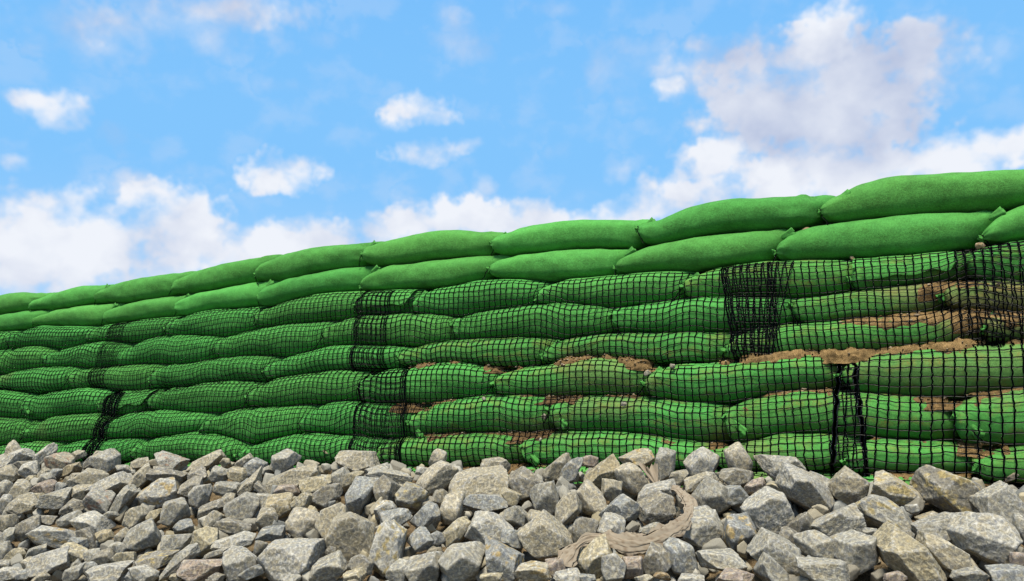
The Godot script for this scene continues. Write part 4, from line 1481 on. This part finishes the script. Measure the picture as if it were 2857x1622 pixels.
	rock("g", "", 0.011, 0.723, -2.211, 0.089, 0.057, 20)
	rock("g", "y", 0.929, 0.770, -1.989, 0.151, 0.105, -38)
	rock("t", "", -1.220, 0.634, -2.592, 0.074, 0.053, 60)
	rock("b", "v", -0.244, 0.704, -2.272, 0.083, 0.067, 50)
	rock("o", "", 1.020, 0.772, -1.961, 0.056, 0.030, 20)
	rock("t", "", -0.737, 0.669, -2.422, 0.069, 0.063, 0)
	rock("t", "", 0.060, 0.722, -2.180, 0.047, 0.039, 60)
	rock("d", "", -1.576, 0.603, -2.712, 0.075, 0.036, -5)
	rock("t", "", -0.928, 0.654, -2.482, 0.075, 0.055, 45)
	rock("t", "", -0.527, 0.681, -2.344, 0.107, 0.077, 60)
	rock("g", "", -1.485, 0.608, -2.670, 0.081, 0.043, 25)
	rock("b", "", -0.335, 0.694, -2.282, 0.110, 0.055, 25)
	rock("l", "", -1.376, 0.615, -2.626, 0.110, 0.056, -15)
	rock("s", "", -0.614, 0.672, -2.361, 0.099, 0.084, 0)
	rock("t", "", -1.737, 0.582, -2.751, 0.054, 0.059, 0)
	rock("g", "", 0.802, 0.755, -1.971, 0.130, 0.076, 15)
	rock("d", "", 0.717, 0.749, -1.979, 0.076, 0.049, 80)
	rock("b", "v", -1.010, 0.635, -2.468, 0.110, 0.055, 15)
	rock("g", "", 1.027, 0.762, -1.913, 0.132, 0.058, 10)
	rock("d", "", -0.831, 0.648, -2.405, 0.107, 0.047, -10)
	rock("l", "", 0.256, 0.722, -2.079, 0.072, 0.063, 70)
	rock("d", "", -1.615, 0.583, -2.679, 0.105, 0.065, 30)
	rock("g", "", 0.475, 0.732, -2.014, 0.101, 0.094, 0)
	rock("g", "", 0.353, 0.725, -2.043, 0.066, 0.036, 20)
	rock("g", "", 1.187, 0.765, -1.871, 0.067, 0.033, 85)
	rock("d", "", 0.187, 0.714, -2.081, 0.069, 0.061, 80)
	rock("l", "", -0.059, 0.698, -2.146, 0.115, 0.098, -15)
	rock("b", "", -0.696, 0.649, -2.327, 0.079, 0.048, 10)
	rock("y", "", -0.155, 0.688, -2.160, 0.093, 0.048, 55)
	rock("b", "o", 0.555, 0.732, -1.976, 0.095, 0.071, 70)
	rock("g", "", 0.855, 0.747, -1.912, 0.043, 0.029, 0)
	rock("d", "", 0.924, 0.748, -1.890, 0.046, 0.025, 0)
	rock("g", "", -1.664, 0.564, -2.653, 0.062, 0.045, 35)
	rock("o", "", -1.273, 0.598, -2.510, 0.063, 0.036, 15)
	rock("t", "", -1.210, 0.601, -2.482, 0.047, 0.038, 40)
	rock("g", "", -1.123, 0.609, -2.451, 0.103, 0.090, 20)
	rock("t", "", -0.448, 0.663, -2.229, 0.133, 0.123, -20)
	rock("d", "", 0.669, 0.734, -1.932, 0.055, 0.041, -40)
	rock("l", "o", -1.465, 0.577, -2.568, 0.142, 0.071, -20)
	rock("d", "v", -1.330, 0.588, -2.515, 0.088, 0.047, -55)
	rock("b", "", -0.201, 0.678, -2.145, 0.042, 0.038, 45)
	rock("t", "v", 0.088, 0.696, -2.058, 0.123, 0.095, -45)
	rock("b", "v", -0.244, 0.673, -2.148, 0.084, 0.057, 10)
	rock("b", "", 0.003, 0.690, -2.077, 0.076, 0.057, -20)
	rock("l", "", 1.088, 0.750, -1.834, 0.164, 0.110, -32)
	rock("y", "", -0.896, 0.619, -2.345, 0.084, 0.077, 60)
	rock("l", "", -0.800, 0.626, -2.309, 0.117, 0.054, 10)
	rock("g", "", -0.998, 0.609, -2.374, 0.097, 0.051, 5)
	rock("b", "", -1.345, 0.576, -2.488, 0.058, 0.049, 0)
	rock("g", "", 0.714, 0.727, -1.878, 0.082, 0.060, -30)
	rock("l", "y", -0.331, 0.657, -2.137, 0.131, 0.088, 75)
	rock("g", "", -1.181, 0.583, -2.408, 0.052, 0.049, 0)
	rock("d", "", -0.702, 0.625, -2.244, 0.050, 0.044, 80)
	rock("d", "", -0.486, 0.640, -2.166, 0.035, 0.031, 80)
	rock("g", "", -1.481, 0.551, -2.501, 0.065, 0.036, 15)
	rock("g", "", 0.785, 0.724, -1.834, 0.106, 0.095, 60)
	rock("g", "", -1.607, 0.537, -2.542, 0.052, 0.068, 20)
	rock("g", "", -0.831, 0.608, -2.266, 0.073, 0.024, 20)
	rock("y", "", -1.331, 0.561, -2.436, 0.078, 0.043, -20)
	rock("b", "", 0.392, 0.698, -1.904, 0.098, 0.063, -62)
	rock("g", "", 0.614, 0.711, -1.853, 0.119, 0.081, -30)
	rock("g", "", -1.253, 0.566, -2.399, 0.058, 0.036, 10)
	rock("t", "", 0.961, 0.728, -1.780, 0.124, 0.079, -40)
	rock("y", "", -1.546, 0.536, -2.500, 0.074, 0.047, 65)
	rock("d", "", -1.201, 0.567, -2.369, 0.053, 0.051, 0)
	rock("y", "", -1.129, 0.573, -2.343, 0.065, 0.044, 0)
	rock("l", "v", -0.591, 0.621, -2.164, 0.183, 0.108, 0)
	rock("y", "", 0.204, 0.681, -1.929, 0.108, 0.065, 40)
	rock("d", "", 0.339, 0.689, -1.894, 0.074, 0.064, 80)
	rock("r", "", 1.099, 0.731, -1.741, 0.048, 0.033, 0)
	rock("g", "", 0.485, 0.698, -1.856, 0.116, 0.050, -5)
	rock("y", "", 0.878, 0.720, -1.776, 0.166, 0.084, -35)
	rock("g", "", -0.931, 0.586, -2.258, 0.121, 0.046, 42)
	rock("t", "", -0.647, 0.612, -2.165, 0.060, 0.023, 35)
	rock("l", "", -1.387, 0.542, -2.415, 0.118, 0.077, 15)
	rock("d", "y", -1.028, 0.576, -2.288, 0.134, 0.051, 12)
	rock("t", "", -1.456, 0.533, -2.434, 0.046, 0.043, 0)
	rock("g", "", -0.125, 0.652, -1.999, 0.107, 0.098, 0)
	rock("b", "o", -0.022, 0.660, -1.970, 0.119, 0.089, -10)
	rock("l", "v", -0.733, 0.600, -2.179, 0.103, 0.081, -20)
	rock("g", "", -1.557, 0.520, -2.463, 0.046, 0.035, 0)
	rock("d", "", -0.390, 0.629, -2.068, 0.063, 0.053, 0)
	rock("r", "", 0.286, 0.680, -1.882, 0.062, 0.050, 85)
	rock("g", "", -1.277, 0.544, -2.352, 0.057, 0.031, 50)
	rock("g", "", -0.469, 0.620, -2.082, 0.106, 0.057, 25)
	rock("b", "", -1.221, 0.549, -2.328, 0.050, 0.046, 0)
	rock("r", "", 0.105, 0.665, -1.915, 0.044, 0.043, 0)
	rock("l", "", 0.236, 0.674, -1.881, 0.082, 0.067, 60)
	rock("r", "", -0.854, 0.583, -2.199, 0.151, 0.061, 5)
	rock("g", "", -0.217, 0.639, -2.000, 0.096, 0.077, 10)
	rock("t", "o", 0.054, 0.657, -1.914, 0.089, 0.049, 5)
	rock("g", "", 0.582, 0.693, -1.787, 0.080, 0.059, -50)
	rock("g", "", 0.685, 0.699, -1.766, 0.132, 0.063, -10)
	rock("l", "", -1.141, 0.550, -2.281, 0.116, 0.057, 10)
	rock("b", "", -0.690, 0.594, -2.129, 0.064, 0.028, 20)
	rock("g", "", -0.282, 0.629, -2.003, 0.061, 0.053, 80)
	rock("l", "", -1.496, 0.512, -2.401, 0.068, 0.045, 0)
	rock("g", "", -1.265, 0.535, -2.315, 0.080, 0.039, 25)
	rock("l", "", -1.020, 0.559, -2.229, 0.077, 0.046, -20)
	rock("b", "", -1.445, 0.515, -2.378, 0.044, 0.038, 0)
	rock("e", "", 0.338, 0.674, -1.826, 0.041, 0.024, 0)
	rock("g", "", 0.966, 0.711, -1.697, 0.071, 0.030, 0)
	rock("b", "", 1.043, 0.714, -1.682, 0.085, 0.040, 0)
	rock("b", "", -1.056, 0.553, -2.232, 0.038, 0.024, 0)
	rock("y", "", -0.911, 0.567, -2.183, 0.031, 0.025, 0)
	rock("y", "", -0.396, 0.615, -2.018, 0.057, 0.039, 0)
	rock("l", "", 0.130, 0.658, -1.870, 0.062, 0.030, 0)
	rock("r", "", 0.493, 0.683, -1.783, 0.082, 0.033, 0)
	rock("r", "", 0.815, 0.702, -1.718, 0.049, 0.024, 0)
	rock("t", "", -1.368, 0.519, -2.337, 0.050, 0.029, 25)
	rock("d", "", -0.787, 0.577, -2.137, 0.040, 0.025, 0)
	rock("y", "", -0.050, 0.643, -1.913, 0.053, 0.024, 0)
	rock("l", "", 0.401, 0.675, -1.798, 0.058, 0.019, 0)
	rock("b", "", 0.174, 0.659, -1.853, 0.036, 0.020, 0)
	rock("l", "", -0.567, 0.597, -2.063, 0.048, 0.022, 0)
	rock("t", "", 0.298, 0.668, -1.820, 0.042, 0.019, 0)
	label_stones()
	loose_stones()
	cloth()
	lump("pebble", -0.192, 1.191, 0.270, 0.026, 0.022, "s", "round pale pebble lying on the third netted row, centre of the picture", "pebble")
	lump("pebble", -0.023, 0.928, 0.410, 0.024, 0.020, "s", "pale pebble on the dark soil ledge below a bag seam", "pebble")
	lump("pebble", 0.692, 0.919, 0.410, 0.036, 0.032, "d", "dark grey chip lying on the fifth netted row above the stones", "pebble")
	lump("pebble", 0.899, 1.096, 0.340, 0.028, 0.026, "t", "tan pebble standing in the dark gap under the net bunch", "pebble")
	lump("pebble", 0.783, 1.063, 0.340, 0.034, 0.026, "t", "tan pebble stuck in the seam of fourth netted row", "pebble")
	lump("pebble", 0.299, 0.853, 0.410, 0.034, 0.026, "t", "tan gravel chip caught by a tied bag end, centre", "pebble")
	lump("pebble", 0.311, 0.754, 0.480, 0.018, 0.026, "s", "small cream pebble on the sixth netted row above the stones", "pebble")
	lump("soil_clod", 1.447, 1.723, -0.020, 0.045, 0.035, "e", "brown soil clod wedged in the seam of second bare row", "soil clod")
	lump("soil_clod", 2.138, 1.604, 0.060, 0.050, 0.040, "e", "brown soil clod below the second bare row near the right edge", "soil clod")
	lump("soil_clod", 1.647, 1.577, 0.050, 0.030, 0.016, "e", "small flat soil clod on top of the first netted row", "soil clod")
	lump("wood_chip", 2.166, 0.716, 0.490, 0.060, 0.022, "r", "brown wood chip caught in the lowest netted bags, right edge", "wood chip")
	lump("dead_leaf", -0.917, 0.625, 0.490, 0.014, 0.045, "o", "orange dead leaf stuck upright under the net above the stones", "leaf")

func label_bags() -> void:
	var rown := ["top bare row", "second bare row", "first netted row", "second netted row", "third netted row", "fourth netted row", "fifth netted row", "sixth netted row", "lowest row behind the stones"]
	var nth := ["first", "second", "third", "fourth", "fifth", "sixth", "seventh", "eighth", "ninth", "tenth", "eleventh", "twelfth"]
	var look := {"0_8": "fat speckled green bag", "0_7": "long green bag with pinched, creased neck", "0_6": "green bag stained dark brown underneath", "0_5": "green bag with dark mottled belly", "1_8": "long clean green bag with upturned tail", "2_5": "green bag with folded cloth flap", "2_9": "green bag with long folded flap", "5_2": "green bag with lip of folded cloth", "4_7": "long bag smeared with sandy soil", "3_8": "bag smeared with brown soil"}
	for b in bags:
		var k: int = b.k
		var what: String = look.get("%d_%d" % [k, b.n], "plump bright green sandbag" if k < 2 else ("green sandbag under the net" if k < 4 else "earth-dusted green sandbag"))
		var where := "%s from the left in the %s" % [nth[b.n], rown[k]]
		if b.n == 0: where = "leftmost in the " + rown[k]
		tag(b.node, what + ", " + where, "sandbag", "green sandbags stacked in the wall")
